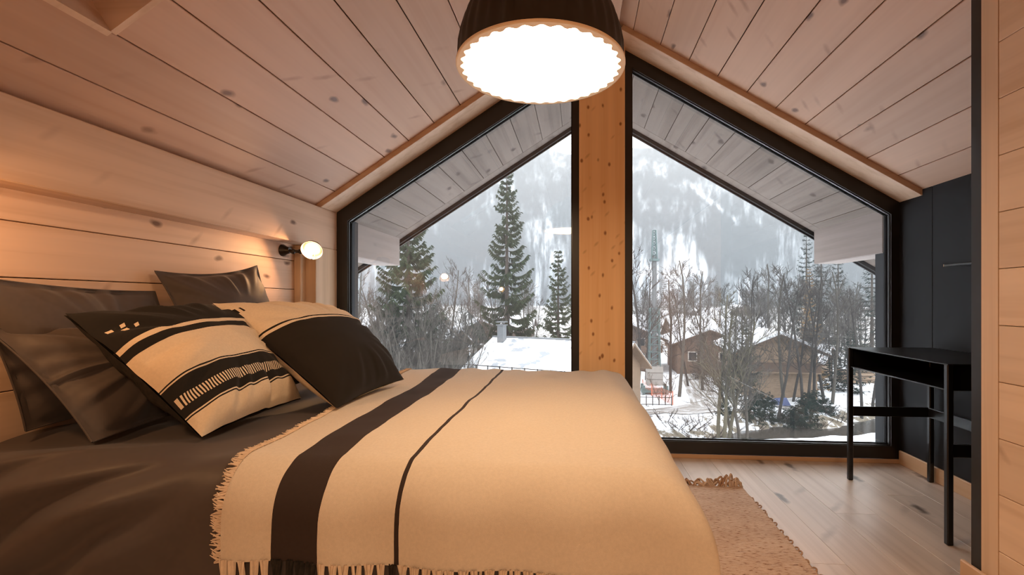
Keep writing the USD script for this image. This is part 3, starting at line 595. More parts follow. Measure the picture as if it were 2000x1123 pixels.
#OUTSIDE
# ------------------------------------------------------------------ outside: ground, river, road
cloth('snow', (.74, .755, .79), scale=30., rough=.7, bump=.1, col2=(.69, .71, .75))
mat('ground_snow', {'g': ('geometry', {}), 'n': ('noise_texture', {'scale': .9, 'detail': 8.0, 'roughness': .72}), 'a': ('attribute', {'attribute': 'bare'}), 'sm': ('math', {'math_type': 'add'}),
                    'r': ('rgb_ramp', {'ramp': [(.56, (.72, .74, .775)), (.60, (.72, .74, .775)), (.66, (.20, .17, .13)), (.85, (.09, .075, .055))]}), 'b': ('bump', {'strength': .5, 'distance': .15}), 'p': ('principled_bsdf', {'roughness': .85, 'specular_ior_level': .1})},
    [('g.position', 'n.vector'), ('n.fac', 'sm.value1'), ('a.fac', 'sm.value2'), ('sm.value', 'r.fac'), ('n.fac', 'b.height'), ('b.normal', 'p.normal'), ('r.color', 'p.base_color')])
mat('road_slush', {'g': ('geometry', {}), 'u': ('uvmap', {'attribute': 'st'}), 'm': ('mapping', {'scale': (3.2, .10, 1)}), 'n': ('noise_texture', {'scale': 1.0, 'detail': 6.0, 'roughness': .65}), 'n2': ('noise_texture', {'scale': .8, 'detail': 4.0}), 'mx': ('math', {'math_type': 'multiply_add', 'value2': .35}),
                   'r': ('rgb_ramp', {'ramp': [(.46, (.70, .715, .75)), (.60, (.45, .44, .44)), (.74, (.22, .195, .175))]}), 'p': ('principled_bsdf', {'roughness': .6, 'specular_ior_level': .3})},
    [('u.UV', 'm.vector'), ('m.vector', 'n.vector'), ('g.position', 'n2.vector'), ('n2.fac', 'mx.value1'), ('n.fac', 'mx.value3'), ('mx.value', 'r.fac'), ('r.color', 'p.base_color')])
mat('water', {'g': ('geometry', {}), 'm': ('mapping', {'scale': (.8, 2.5, 1)}), 'n': ('noise_texture', {'scale': 1.5, 'detail': 4.0}), 'b': ('bump', {'strength': .15, 'distance': .02}), 'p': ('principled_bsdf', {'base_color': (.05, .043, .036), 'roughness': .12, 'specular_ior_level': .5})},
    [('g.position', 'm.vector'), ('m.vector', 'n.vector'), ('n.fac', 'b.height'), ('b.normal', 'p.normal')])
GZ = -8.0
def near_line(x): return 30.0 + .20 * (x - 7.35) + .5 * np.sin(x * .35)
def far_line(x): return 35.4 + .42 * (x - 12.3) + .7 * np.sin(x * .5 + 1)
def sstep(a, b, x): t = np.clip((x - a) / (b - a), 0, 1); return t * t * (3 - 2 * t)
def ground(x, y):
    x, y = np.asarray(x, float), np.asarray(y, float); fl_ = np.maximum(far_line(x), near_line(x) + 2.2)
    b = meshkit.fbm(np.stack([x * .45, y * .45, x * 0], -1), 4, 21) - .5
    z = GZ + .25 * b
    far = sstep(0, 4.5, y - fl_) * (1.35 + .5 * b) - 1.35 + .55 * b * np.exp(-((y - fl_ - 2.5) / 2.5) ** 2)
    nr = .55 - sstep(-.2, .9, y - near_line(x)) * 2.05
    z = z + np.where(y > (near_line(x) + fl_) / 2, far, nr)
    return z + sstep(110, 300, y) * 6
xs = np.concatenate([np.linspace(-160, -30, 40), np.linspace(-29, 45, 260), np.linspace(47, 240, 50)]); ys = np.concatenate([np.linspace(6, 27, 12), np.linspace(27.3, 52, 190), np.linspace(52.5, 110, 90), np.linspace(114, 340, 50)])
X, Y = np.meshgrid(xs, ys, indexing='ij'); Z = ground(X, Y)
fl_ = np.maximum(far_line(X), near_line(X) + 2.2)
bare = .17 * np.exp(-((Y - fl_ - 1.6) / 2.0) ** 2) * (.55 + 1.0 * meshkit.fbm(np.stack([X * .6, Y * .9, X * 0], -1), 4, 33)) + .11 * sstep(62, 100, Y) + .02 * sstep(40, 50, Y)
bare = bare - .12 * (Y < near_line(X) + .6)
def with_attr(prim, name, val):
    UsdGeom.PrimvarsAPI(prim).CreatePrimvar(name, Sdf.ValueTypeNames.FloatArray, 'vertex').Set(Vt.FloatArray.FromNumpy(np.asarray(val, np.float32).ravel()))
gr = part('snowy_ground', (np.stack([X, Y, Z], -1).reshape(-1, 3), grid_faces(len(xs), len(ys))), 'ground_snow', smooth=True, kind='structure', label='snow covered valley ground beyond the river', cat='ground')
with_attr(gr, 'bare', bare)
xr = np.linspace(-10, 60, 60)
v = np.concatenate([np.stack([xr, near_line(xr) - 1, xr * 0 - 8.95], 1), np.stack([xr, np.maximum(far_line(xr), near_line(xr) + 2.2) + 2, xr * 0 - 8.95], 1)])
part('river', (v, np.vstack([[[i, i + 1, i + 61], [i, i + 61, i + 60]] for i in range(59)])), 'water', kind='structure', label='dark river running along the snowy bank', cat='river')
def ribbon(name, pts, w, label):
    pts = np.array(pts, float); k = np.linspace(0, len(pts) - 1, 120); P = np.stack([np.interp(k, range(len(pts)), pts[:, i]) for i in range(2)], 1)
    for _ in range(8): P[1:-1] = (P[:-2] + 2 * P[1:-1] + P[2:]) / 4
    T = np.gradient(P, axis=0); T /= np.linalg.norm(T, axis=1, keepdims=True); N = np.stack([T[:, 1], -T[:, 0]], 1); W = np.interp(k, range(len(pts)), w)
    m = 9; V, UV = [], []
    for j in np.linspace(-1, 1, m):
        q = P + N * (j * W / 2)[:, None]; V.append(np.column_stack([q, ground(q[:, 0], q[:, 1]) + .10 - .06 * abs(j)])); UV.append(np.column_stack([np.full(120, j * W / 2), np.arange(120) * .5]))
    V = np.stack(V, 1).reshape(-1, 3); UV = np.stack(UV, 1).reshape(-1, 2)
    part(name, (V, grid_faces(120, m)), 'road_slush', smooth=True, uv=UV, kind='structure', label=label, cat='road')
G = lambda u, v: onZ(u, v, GZ)[:2]
ribbon('track', [G(1375, 690), G(1352, 722), G(1356, 745), G(1378, 775), G(1398, 796)], [2.2, 2.2, 2.4, 3.0, 4.0], 'slushy track with wheel ruts leading away between the trees')
ribbon('lane', [G(1180, 812), G(1260, 806), G(1330, 800), G(1400, 796), G(1500, 792), G(1600, 800)], [2.2, 2.2, 2.4, 2.6, 1.6, 1.2], 'snowy lane along the far river bank')

# ------------------------------------------------------------------ mountain
bx_ = np.linspace(-1.15, 1.15, 620); yy_ = np.concatenate([np.linspace(300, 1150, 250), np.linspace(1160, 1500, 20)])
B, Y = np.meshgrid(bx_, yy_, indexing='ij'); X = B * Y
t = np.clip((Y - 300) / 850, 0, 1)
rg_ = 360 + 70 * (meshkit.fbm(np.stack([X * .0022, X * 0, X * 0], -1), 4, 5) - .5) - 90 * sstep(-.12, .02, B) * (1 - sstep(.02, .16, B)) * 0
ridge = (meshkit.fbm(np.stack([X * .006, Y * .003, X * 0], -1), 5, 41) - .5)
Z = -2 + rg_ * (t ** 1.15) + 60 * ridge * np.clip(t * 3, 0, 1) - sstep(1150, 1500, Y) * 120
PU, PV = PX + FPX * (B * math.cos(YAW) + math.sin(YAW)) / (math.cos(YAW) - B * math.sin(YAW)), 588 - FPX * (Z - 1.03) / (Y * (math.cos(YAW) - B * math.sin(YAW)))
st = meshkit.fbm(np.stack([B * 120, Z * .022, Y * 0], -1), 4, 61); bl = meshkit.fbm(np.stack([B * 14, Z * .016, Y * 0], -1), 4, 71)
upper = np.interp(PU, [1235, 1273, 1310, 1358, 1385, 1449, 1520, 1560], [438, 424, 441, 471, 515, 548, 590, 640])
field = sstep(-14, 14, PV - upper + 30 * (bl - .5)) * sstep(1215, 1232, PU) * (1 - sstep(1520, 1570, PU)) * (1 - .75 * sstep(525, 560, PV))
gul = np.exp(-((PV - (359 + (PU - 1345) * .78) - 16 * (st - .5)) / 7) ** 2) * sstep(1320, 1350, PU) * (1 - sstep(1430, 1455, PU))
hi = sstep(430, 330, PV)
snow = np.clip(.40 * field * (.6 + .8 * bl) + .40 * gul + .14 * hi + 1.1 * (bl - .5) + 1.0 * (st - .5) + .10, 0, 1)
mt = part('mountain', (np.stack([X, Y, Z], -1).reshape(-1, 3), grid_faces(len(bx_), len(yy_))), usdkit.material(stage, '/World/Looks/mountain', {'a': ('attribute', {'attribute': 'snow'}), 'g': ('uvmap', {'attribute': 'st'}), 'm': ('mapping', {'scale': (.16, .045, 1)}), 'n': ('noise_texture', {'scale': 1.0, 'detail': 5.0, 'roughness': .7}), 'mm': ('math', {'math_type': 'multiply_add', 'value2': 1.3, 'value3': -.65}), 'ad': ('math', {'math_type': 'add', 'use_clamp': True}),
      'r': ('rgb_ramp', {'ramp': [(.15, (.075, .09, .105)), (.40, (.22, .25, .28)), (.75, (.70, .73, .79))]}), 'p': ('principled_bsdf', {'roughness': .9, 'specular_ior_level': .05})},
      [('g.UV', 'm.vector'), ('m.vector', 'n.vector'), ('n.fac', 'mm.value1'), ('a.fac', 'ad.value1'), ('mm.value', 'ad.value2'), ('ad.value', 'r.fac'), ('r.color', 'p.base_color')], surface='p.BSDF'), smooth=True, uv=np.stack([(B * 1100).ravel(), Z.ravel()], 1), kind='structure', label='hazy forested mountain side with snowy clearings behind the village', cat='mountain')
with_attr(mt, 'snow', snow)

# ------------------------------------------------------------------ trees
def tubes(paths, radii, n=3):
    """Many thin tubes of the same number of points: paths (m, k, 3), radii (m, k)."""
    P, R = np.asarray(paths, float), np.asarray(radii, float); m, k, _ = P.shape
    T = np.gradient(P, axis=1); T /= np.maximum(np.linalg.norm(T, axis=2, keepdims=True), 1e-9)
    ref = np.where(np.abs(T[..., 2:]) < .9, [0, 0, 1.0], [1.0, 0, 0]); x = np.cross(T, ref); x /= np.maximum(np.linalg.norm(x, axis=2, keepdims=True), 1e-9); y = np.cross(T, x)
    a = np.arange(n) / n * 2 * np.pi
    V = P[:, :, None] + R[:, :, None, None] * (np.cos(a)[:, None] * x[:, :, None] + np.sin(a)[:, None] * y[:, :, None])
    i, j, q = np.meshgrid(np.arange(m), np.arange(k - 1), np.arange(n), indexing='ij'); b = (i * k + j) * n; p0 = (b + q).ravel(); p1 = (b + (q + 1) % n).ravel()
    return V.reshape(-1, 3), np.vstack([np.stack([p0, p1, p1 + n], 1), np.stack([p0, p1 + n, p0 + n], 1)])
def join(*ms):
    V, F, o = [], [], 0
    for v, f in ms: V.append(v); F.append(f + o); o += len(v)
    return np.vstack(V), np.vstack(F)
def leafmat(name, c, c2, tr=.15):
    mat(name, {'o': ('object_info', {}), 'g': ('geometry', {}), 'mx': ('mix', {'color1': c, 'color2': c2}), 'd': ('diffuse_bsdf', {}), 't': ('translucent_bsdf', {}), 'm': ('mix_closure', {'fac': tr})},
        [('g.random_per_island', 'mx.fac'), ('mx.color', 'd.color'), ('mx.color', 't.color'), ('d.BSDF', 'm.closure1'), ('t.BSDF', 'm.closure2')], surface='m.closure')
leafmat('spruce_green', (.048, .066, .036), (.115, .125, .062)); leafmat('spruce_dark', (.016, .030, .024), (.036, .055, .040)); leafmat('larch_gold', (.30, .19, .09), (.42, .29, .16))
plain('bark_dark', (.060, .046, .036), .9); plain('bark_grey', (.075, .066, .055), .9); plain('twig_grey', (.065, .054, .048), .9); plain('twig_brown', (.09, .058, .04), .9); plain('bark_olive', (.095, .083, .055), .9); plain('bark_black', (.035, .03, .027), .9)
def spruce(name, label, h, r, seed, leaf, loc, whorls=28, twigs=24, group=None, bark='bark_dark', droop=.35, open_=.0, start=.06, tw=1.0, sc=(1, 1, 1)):
    R = np.random.default_rng(seed); root = thing(name, label, 'tree', loc, group=group, sc=sc)
    part('trunk', lathe([(h * .013, 0), (h * .009, h * .4), (h * .004, h * .85), (.004, h)], 8), bark, root, local=True, smooth=True)
    BP, BR, TB, TD, TL = [], [], [], [], []
    for w in range(whorls):
        f = start + (1 - start) * (w / whorls) ** .92; z = h * f
        nb = R.integers(5, 8)
        for b in range(nb):
            a = R.uniform(0, 2 * np.pi); L = r * (1 - f) ** .8 * R.uniform(.65, 1.12) + .05 * r
            if R.random() < open_: L *= .45
            k = np.linspace(0, 1, 6); rise = .55 * f - .25 + R.uniform(-.08, .08)
            out = L * k; zz = z + L * (rise * k - droop * k * (1 - k) * 1.6 + .22 * k ** 3)
            P = np.stack([out * np.cos(a), out * np.sin(a), zz], 1); BP.append(P); BR.append(np.linspace(.012 * h ** .5 * (1 - f * .6), .006, 6))
            m = max(5, int(twigs * (L / r) ** .7)); kk = R.uniform(.12, 1.0, m) ** .8
            base = np.stack([np.interp(kk, k, P[:, i]) for i in range(3)], 1)
            sd = R.choice([-1, 1], m); d = np.stack([np.cos(a) * .55 - np.sin(a) * sd * .7, np.sin(a) * .55 + np.cos(a) * sd * .7, -R.uniform(.15, 1.1, m) * (1.1 - .6 * f)], 1); d /= np.linalg.norm(d, axis=1, keepdims=True)
            TB.append(base); TD.append(d); TL.append(tw * r * R.uniform(.10, .22, m) * (1.15 - .5 * kk) * (1 - .45 * f))
    TB, TD, TL = np.vstack(TB), np.vstack(TD), np.concatenate(TL)
    k = np.array([0, .55, 1.0]); pt = TB[:, None] + TD[:, None] * (TL[:, None] * k)[..., None]; pt[:, 2, 2] -= TL * .15
    tv = tubes(pt, np.stack([TL * .05, TL * .115, TL * .015], 1), 3)
    part('branches', tubes(BP, BR, 4), bark, root, local=True); part('needles', tv, leaf, root, local=True, kind='stuff')
    return root
def bare(name, label, h, seed, loc, stems=1, spread=.22, bark='bark_grey', twig='twig_grey', limbs=22, group=None, thick=1.0, upright=.6, dens=1.0, sc=(1, 1, 1), rz=0, lean=0.0):
    R = np.random.default_rng(seed); root = thing(name, label, 'tree', loc, group=group, sc=sc, rz=rz)
    S, SR, L1, R1, L2, R2, L3, R3 = [], [], [], [], [], [], [], []
    def limb(p, d, L, r0, up, k=5, wob=.10):
        pts = [p]; d = d / np.linalg.norm(d)
        for _ in range(k - 1):
            d = d + np.array([0, 0, up]) / (k - 1) + R.normal(0, wob, 3); d /= np.linalg.norm(d); pts.append(pts[-1] + d * L / (k - 1))
        return np.array(pts), np.linspace(r0, r0 * .3, k)
    for s in range(stems):
        a = 2 * np.pi * s / max(stems, 1) + R.uniform(-.5, .5); d0 = np.array([math.cos(a) * spread, math.sin(a) * spread, 1.0]) if stems > 1 else np.array([lean + R.normal(0, .03), R.normal(0, .03), 1.0])
        hs = h * R.uniform(.82, 1.0); p0 = np.array([math.cos(a), math.sin(a), 0]) * .18 * (stems > 1)
        P, Rr = limb(p0 + [0, 0, -.3], d0, hs, thick * (.011 * h + .04), .12, 9, .05); S.append(P); SR.append(Rr)
        nl = int(limbs * dens * R.uniform(.85, 1.15))
        for i in range(nl):
            f = R.uniform(.22, 1.0) ** .8; k = f * 8; b = np.array([np.interp(k, range(9), P[:, j]) for j in range(3)]); az = R.uniform(0, 2 * np.pi)
            d = np.array([math.cos(az), math.sin(az), upright + R.uniform(-.2, .5)]); L = h * (.10 + .26 * (1 - f)) * R.uniform(.6, 1.15)
            Q, q = limb(b, d, L, thick * (.006 + .0035 * h * (1.05 - f)), .5, 5, .12); L1.append(Q); R1.append(q)
            for _ in range(int(6 * dens)):
                k2 = R.uniform(.8, 4); b2 = np.array([np.interp(k2, range(5), Q[:, j]) for j in range(3)]); d2 = (Q[-1] - Q[0]) / L + R.normal(0, .55, 3) + [0, 0, .25]
                W, w = limb(b2, d2, L * R.uniform(.25, .55), .011 * thick + .0012 * h, .35, 4, .14); L2.append(W); R2.append(w)
                for _ in range(int(5 * dens)):
                    k3 = R.uniform(.6, 3); b3 = np.array([np.interp(k3, range(4), W[:, j]) for j in range(3)]); d3 = (W[-1] - W[0]) / L + R.normal(0, .35, 3) + [0, 0, .12]
                    V_, v_ = limb(b3, d3, L * R.uniform(.10, .24), .0075 * thick + .0004 * h, .2, 3, .12); L3.append(V_); R3.append(v_)
    for p_, r_ in zip(S, SR): part('trunk', tubes([p_], [r_], 8), bark, root, local=True, smooth=True)
    part('limbs', join(tubes(L1, R1, 4), tubes(L2, R2, 3)), bark, root, local=True); part('twigs', tubes(L3, R3, 3), twig, root, local=True, kind='stuff')
    return root
def at(u, Yd, z=None):
    p = onY(u, 700, Yd); zz = float(ground(p[0], Yd)) if z is None else z
    return (float(p[0]), float(Yd), zz - .1)

# conifers
spruce('spruce', 'tallest dark green spruce with upswept branches, left of the wooden post', 24.0, 4.3, 3, 'spruce_green', at(990, 52), whorls=34, twigs=105, open_=.12)
spruce('spruce', 'slender smaller spruce beside the window post, right of the tallest spruce', 14.6, 2.9, 4, 'spruce_green', at(1090, 48), whorls=28, twigs=80, open_=.15)
spruce('spruce', 'broad dense spruce rising behind the grey beam end at the left', 19.5, 4.0, 5, 'spruce_green', at(797, 38), whorls=34, twigs=120, droop=.25)
spruce('spruce', 'low bluish dark spruce in the bare thicket at the left window', 8.5, 2.0, 6, 'spruce_dark', at(764, 34), whorls=24, twigs=30, droop=.2)
sp0 = spruce('distant_spruce', 'dark spruce left of the golden larch at the right window', 19.5, 3.3, 7, 'spruce_dark', at(1575, 75), whorls=26, twigs=22)
dup(sp0, at(1604, 78), 1.3, (1.05, 1.05, .98), 'dark spruce right behind the golden larch')
dup(sp0, at(1637, 82), 2.2, (.9, .9, .98), 'free standing dark spruce right of the larch, below the beam end')
dup(sp0, at(1703, 66), 4.0, (1.1, 1.1, .86), 'dark spruce cut by the right window edge')
spruce('larch', 'golden brown larch among the dark spruces at the right', 12.6, 1.7, 9, 'larch_gold', at(1581, 49), whorls=34, twigs=30, bark='bark_grey', droop=.1)
fir = spruce('young_fir', 'young dark fir behind the forked trunks in the right window', 7.4, 1.9, 10, 'spruce_dark', at(1457, 43), whorls=22, twigs=30, droop=.2)
dup(fir, at(1368, 56), 1.1, (.8, .8, .62), 'young dark fir beside the rutted track')
dup(fir, at(1662, 50), 2.1, (1.25, 1.25, .85), 'young dark fir below the thicket at the right')
dup(fir, at(1625, 52), 3.0, (1, 1, .7), 'young dark fir right of the tan chalet')
dup(fir, at(905, 46), 3.6, (1.3, 1.3, .9), 'young dark fir left of the white chalet roof')
dup(fir, at(868, 50), 4.4, (1.3, 1.3, 1.0), 'young dark fir in the left window below the bare tops')

# bare trees near the river and the track
bare('forked_alder', 'olive grey alder with several forked trunks standing nearest in the right window', 11.8, 31, at(1412, 31.5), stems=3, spread=.10, bark='bark_olive', twig='twig_grey', limbs=26, thick=.85, dens=1.15)
bare('forked_alder', 'grey alder with three slanting trunks just right of the nearest alder', 11.2, 32, at(1446, 32.2), stems=3, spread=.16, bark='bark_grey', limbs=24, thick=.75, dens=1.15)
bare('leaning_tree', 'dark leaning bare tree beside the post in the right window', 15.5, 33, at(1243, 41), bark='bark_black', limbs=22, lean=.17, thick=.8)
b0 = bare('bare_tree', 'dark bare tree in front of the crane mast', 12.5, 34, at(1310, 48), bark='bark_black', limbs=26, thick=.9)
b1 = bare('bare_tree', 'upright bare tree left of the rutted track', 13.5, 35, at(1326, 46), bark='bark_grey', limbs=26, thick=.9)
b2 = bare('slim_tree', 'slim dark bare tree before the tan chalet', 12.0, 36, at(1518, 40), bark='bark_black', limbs=22, thick=.8, lean=.12)
b3 = bare('slim_tree', 'slim dark bare tree at the right corner of the tan chalet', 12.5, 37, at(1566, 42), bark='bark_black', limbs=22, thick=.8, lean=-.02)
n_ = 0
for u, Yd, src, s, lab in [(1548, 45, b2, .95, 'slim dark bare tree in the middle of the tan chalet wall'), (1590, 44, b3, 1.0, 'slim dark bare tree right of the tan chalet wall'), (1610, 46, b2, 1.05, 'slim dark bare tree between the tan chalet and the desk'), (1683, 42, b3, .9, 'slim dark bare tree seen through the desk legs'), (1703, 44, b2, .95, 'slim dark bare tree at the right window edge'),
                           (1480, 52, b0, .95, 'bare tree left of the tan chalet gable'), (1372, 50, b1, .95, 'bare tree on the right side of the track'), (1262, 55, b0, 1.05, 'bare tree beside the crane base'), (1500, 60, b1, 1.05, 'bare tree before the tan gable peak'), (1533, 43, b1, .9, 'bare tree at the left part of the tan chalet wall'), (1577, 43.5, b0, .85, 'bare tree close to the right corner of the tan chalet'), (1625, 44, b1, .9, 'bare tree just left of the desk leg'), (1465, 41, b3, .95, 'slim bare tree right behind the forked alders'), (1345, 52, b2, .95, 'slim dark tree at the left rut of the track')]:
    dup(src, at(u, Yd), n_ * 1.7, (s, s, s), lab); n_ += 1
srcs = [b0, b1, b2, b3]
def thicket(us, ys, n, s0, s1, label, group, sz=1.0):
    for i in range(n):
        s = rnd.uniform(s0, s1); dup(rnd.choice(srcs), at(rnd.uniform(*us), rnd.uniform(*ys)), rnd.uniform(0, 6.28), (s, s, s * sz), label, group)
thicket((1600, 1715), (56, 80), 22, .68, .92, 'leafless grey tree in the thicket at the right window edge', 'leafless thicket at the right')
thicket((1430, 1600), (80, 140), 24, .8, 1.1, 'leafless grey tree behind the chalet roofs in the right window', 'leafless trees behind the chalets')
thicket((1238, 1420), (85, 150), 26, .8, 1.15, 'leafless grey tree far behind the rutted track', 'leafless trees far behind the track')
thicket((900, 1125), (72, 120), 14, .8, 1.1, 'leafless grey tree far behind the neighbouring roof', 'leafless trees far behind the neighbouring roof')
tb = bare('thicket_tree', 'leafless many-stemmed grey tree in the thicket at the left window', 9.4, 38, at(800, 30), stems=5, spread=.24, bark='bark_grey', limbs=15, thick=.6, group='leafless thicket at the left window')
for u, Yd, s in ((740, 31, .95), (770, 33, 1.05), (835, 30, 1.0), (860, 33, 1.0), (715, 35, 1.0), (880, 37, .9), (818, 35, 1.1), (750, 28, .85), (790, 27, .8), (845, 27, .75), (900, 42, 1.0), (728, 38, 1.2), (785, 40, 1.25), (850, 41, 1.2), (805, 33, 1.0), (760, 36, 1.2), (890, 33, .8), (930, 47, 1.0)):
    dup(tb, at(u, Yd), u * .37, (s, s, s))
tall = bare('tall_tree', 'tall thin leafless tree between the left spruce and the tallest spruce', 14.0, 39, at(880, 44), bark='bark_grey', limbs=24, thick=.7)
dup(tall, at(700, 48), 1.0, (1.1, 1.1, 1.05), 'tall thin leafless tree at the left window edge')
dup(tall, at(925, 58), 2.0, (1.1, 1.1, 1.0), 'tall thin leafless tree just left of the tallest spruce')
rust = bare('rust_bush', 'rust brown bare bush beside the orange fence', 3.2, 40, at(1297, 43), stems=4, spread=.5, bark='twig_brown', twig='twig_brown', limbs=12, thick=.5)
tag(rust, cat='bush')
shr = bare('bank_shrub', 'low dark leafless shrub on the far river bank', 1.5, 41, (0, 0, 0), stems=6, spread=.9, bark='bark_black', twig='twig_brown', limbs=7, thick=.6, group='low shrubs on the river bank', dens=.8); tag(shr, cat='bush')
place(UsdGeom.Xform(shr), at(1300, 37), 0)
for i in range(34):
    p = at(rnd.uniform(1250, 1712), 36); x_ = p[0]; yy2 = float(np.maximum(far_line(x_), near_line(x_) + 2.2)) + rnd.uniform(.6, 4.0); s = rnd.uniform(.6, 1.2)
    dup(shr, (x_, yy2, float(ground(x_, yy2))), i * 1.1, (s, s, s * .8))
ju = spruce('evergreen_shrub', 'low dark evergreen shrub on the far river bank', 1.6, 1.1, 42, 'spruce_dark', (0, 0, 0), whorls=12, twigs=20, droop=.1, group='evergreen shrubs on the river bank', tw=1.6); tag(ju, cat='bush')
place(UsdGeom.Xform(ju), at(1500, 40), 0)
for u, s in ((1485, 1.1), (1520, .9), (1560, .8), (1575, 1.2), (1598, 1.3), (1622, 1.1), (1650, 1.2), (1668, .9), (1425, .8), (1545, .7)):
    p = at(u, 38); x_ = p[0]; yy2 = float(np.maximum(far_line(x_), near_line(x_) + 2.2)) + rnd.uniform(1.5, 5.0); dup(ju, (x_, yy2, float(ground(x_, yy2)) - .2), u, (s * 1.2, s * 1.2, s))
# distant woods on the valley side
fs = spruce('far_spruce', 'small hazy spruce of the wood at the mountain foot', 15, 2.8, 50, 'spruce_dark', at(1400, 230), whorls=16, twigs=12, group='hazy spruces at the mountain foot', tw=1.7)
for i in range(110): dup(fs, at(rnd.uniform(690, 1730), rnd.uniform(180, 300)), i, (1, 1, rnd.uniform(.6, 1.1)))

# ------------------------------------------------------------------ houses
wood('chalet_brown', 0, (.15, .10, .075), (.10, .065, .05), (.04, .03, .02), vary=.1, rough=.8); wood('chalet_tan', 0, (.27, .19, .13), (.20, .14, .095), (.07, .05, .035), vary=.1, rough=.8)
plain('shutter', (.10, .06, .04), .7); plain('window_dark', (.03, .035, .04), .1); plain('window_frame', (.6, .55, .5), .6); plain('slate', (.16, .17, .18), .8)
def house(name, label, loc, w, d, hw, rise, rz, wall='chalet_brown', over=.9, snow=.28, windows=True, group=None, chimney=False, depth_over=.8):
    """Gable towards -y of the local frame; ridge along local y."""
    t = thing(name, label, 'house', loc, rz=rz, group=group)
    P2 = [(-w / 2, 0), (w / 2, 0), (w / 2, hw), (0, hw + rise), (-w / 2, hw)]
    part('walls', poly_prism(P2, 0, d, XZ), wall, t, local=True)
    s = rise / (w / 2)
    for sg in (-1, 1):
        e = sg * (w / 2 + over); ze = hw - over * s; q = lambda h: [(0, -depth_over, hw + rise + h), (e, -depth_over, ze + h), (e, d + depth_over, ze + h), (0, d + depth_over, hw + rise + h)]
        part('roof', slab(q(.0), (0, 0, 1), .16), 'shutter', t, local=True)
        part('snow_cover', slab(q(.161), (0, 0, 1), snow), 'snow', t, local=True, label='thick snow on the roof')
    if windows:
        for ww in (-w * .26, w * .22):
            for zz_ in ([hw * .30, hw * .75] if hw > 4 else [hw * .45]):
                f = part('window', box((ww - .55, -.06, zz_ - .1), (ww + .55, .0, zz_ + 1.1)), 'window_frame', t, local=True); sub('pane', box((ww - .45, -.075, zz_), (ww + .45, -.062, zz_ + 1.0)), 'window_dark', f, local=True)
    if hw > 4:
        part('balcony', box((-w / 2, -1.0, hw * .62 - .1), (w / 2, -.9, hw * .62 + .75)), 'shutter' if not windows else wall, t, local=True); part('balcony_floor', box((-w / 2, -1.0, hw * .62 - .2), (w / 2, 0, hw * .62 - .1)), wall, t, local=True)
    if chimney: part('chimney', box((w * .12, d * .5, hw), (w * .12 + .8, d * .5 + .8, hw + rise + 1.0)), 'slate', t, local=True)
    return t
def hat(u, Yd): return at(u, Yd)
house('chalet', 'tan timber chalet with shallow snowy gable facing the river', at(1521, 46), 6.6, 9, 4.6, 1.45, -.10, 'chalet_tan', windows=False)
house('chalet', 'brown timber chalet with snowy gable just right of the track', at(1385, 60), 7.6, 10, 4.0, 1.5, -.06, 'chalet_brown', windows=True)
house('chalet', 'long brown chalet with wide white roof plane behind the two gables', at(1480, 96), 9, 17, 2.9, 3.0, 1.62, 'chalet_brown', windows=False)
house('chalet', 'dark brown chalet with stepped white roof at the left edge of the right window', at(1222, 62), 9, 9, 4.2, 1.9, .12, 'chalet_brown')
house('chalet', 'brown chalet half hidden at the lower left window edge', at(693, 50), 9, 10, 3.4, 2.2, .7, 'chalet_brown')
house('chalet', 'brown chalet with bright roof behind the bare thicket in the left window', at(890, 66), 11, 9, 2.6, 2.2, 1.5, 'chalet_brown', windows=False)
house('chalet', 'small low chalet with snowy roof right of the tan chalet', at(1612, 58), 6, 7, 2.4, 1.3, .9, 'chalet_tan', windows=False)
for i, (u, Yd, w, lab) in enumerate([(1308, 150, 11, 'distant chalet with white roof left of the middle of the right window'), (1410, 170, 13, 'distant tan chalet with white roof above the long roof'), (1450, 190, 11, 'distant chalet right above the long white roof'), (1258, 130, 11, 'distant chalet beside the crane mast'), (1345, 125, 10, 'distant chalet behind the brown gable by the track'), (730, 110, 12, 'distant chalet at the left window edge'), (940, 100, 12, 'distant chalet behind the tallest spruce'), (1040, 120, 12, 'distant chalet between the two green spruces')]):
    house('far_chalet', lab, at(u, Yd), w, 9, 2.6, 2.2, 1.57 if i % 2 else .3, 'chalet_tan' if i in (1,) else 'chalet_brown', windows=False, snow=.5)

# neighbour's roof just below the left window
rzn = -math.radians(23); c_, s_ = math.cos(rzn), math.sin(rzn)
nb = thing('neighbour_chalet', 'nearest chalet below the left window with broad snowy roof, patches and a chimney', 'house', (-7.3, 40.0, 0), rz=rzn)
LN, SW, DZ, RZ = 12.3, 4.9, 2.36, -1.98
part('walls', poly_prism([(-SW + 1.0, -9), (SW - 1.0, -9), (SW - 1.0, RZ - DZ * .8 - .2), (0, RZ - .25), (-SW + 1.0, RZ - DZ * .8 - .2)], .7, LN - .7, lambda p, y: (y, p[0], p[1])), 'chalet_tan', nb, local=True)
mat('snow_patchy', {'t': ('texture_coordinate', {}), 'm': ('mapping', {'scale': (.55, .8, .8)}), 'n': ('noise_texture', {'scale': 1.0, 'detail': 5.0, 'roughness': .6}), 'r': ('rgb_ramp', {'ramp': [(.555, (.74, .755, .79)), (.575, (.30, .32, .35))]}), 'p': ('principled_bsdf', {'roughness': .8, 'specular_ior_level': .1})},
    [('t.object', 'm.vector'), ('m.vector', 'n.vector'), ('n.fac', 'r.fac'), ('r.color', 'p.base_color')])
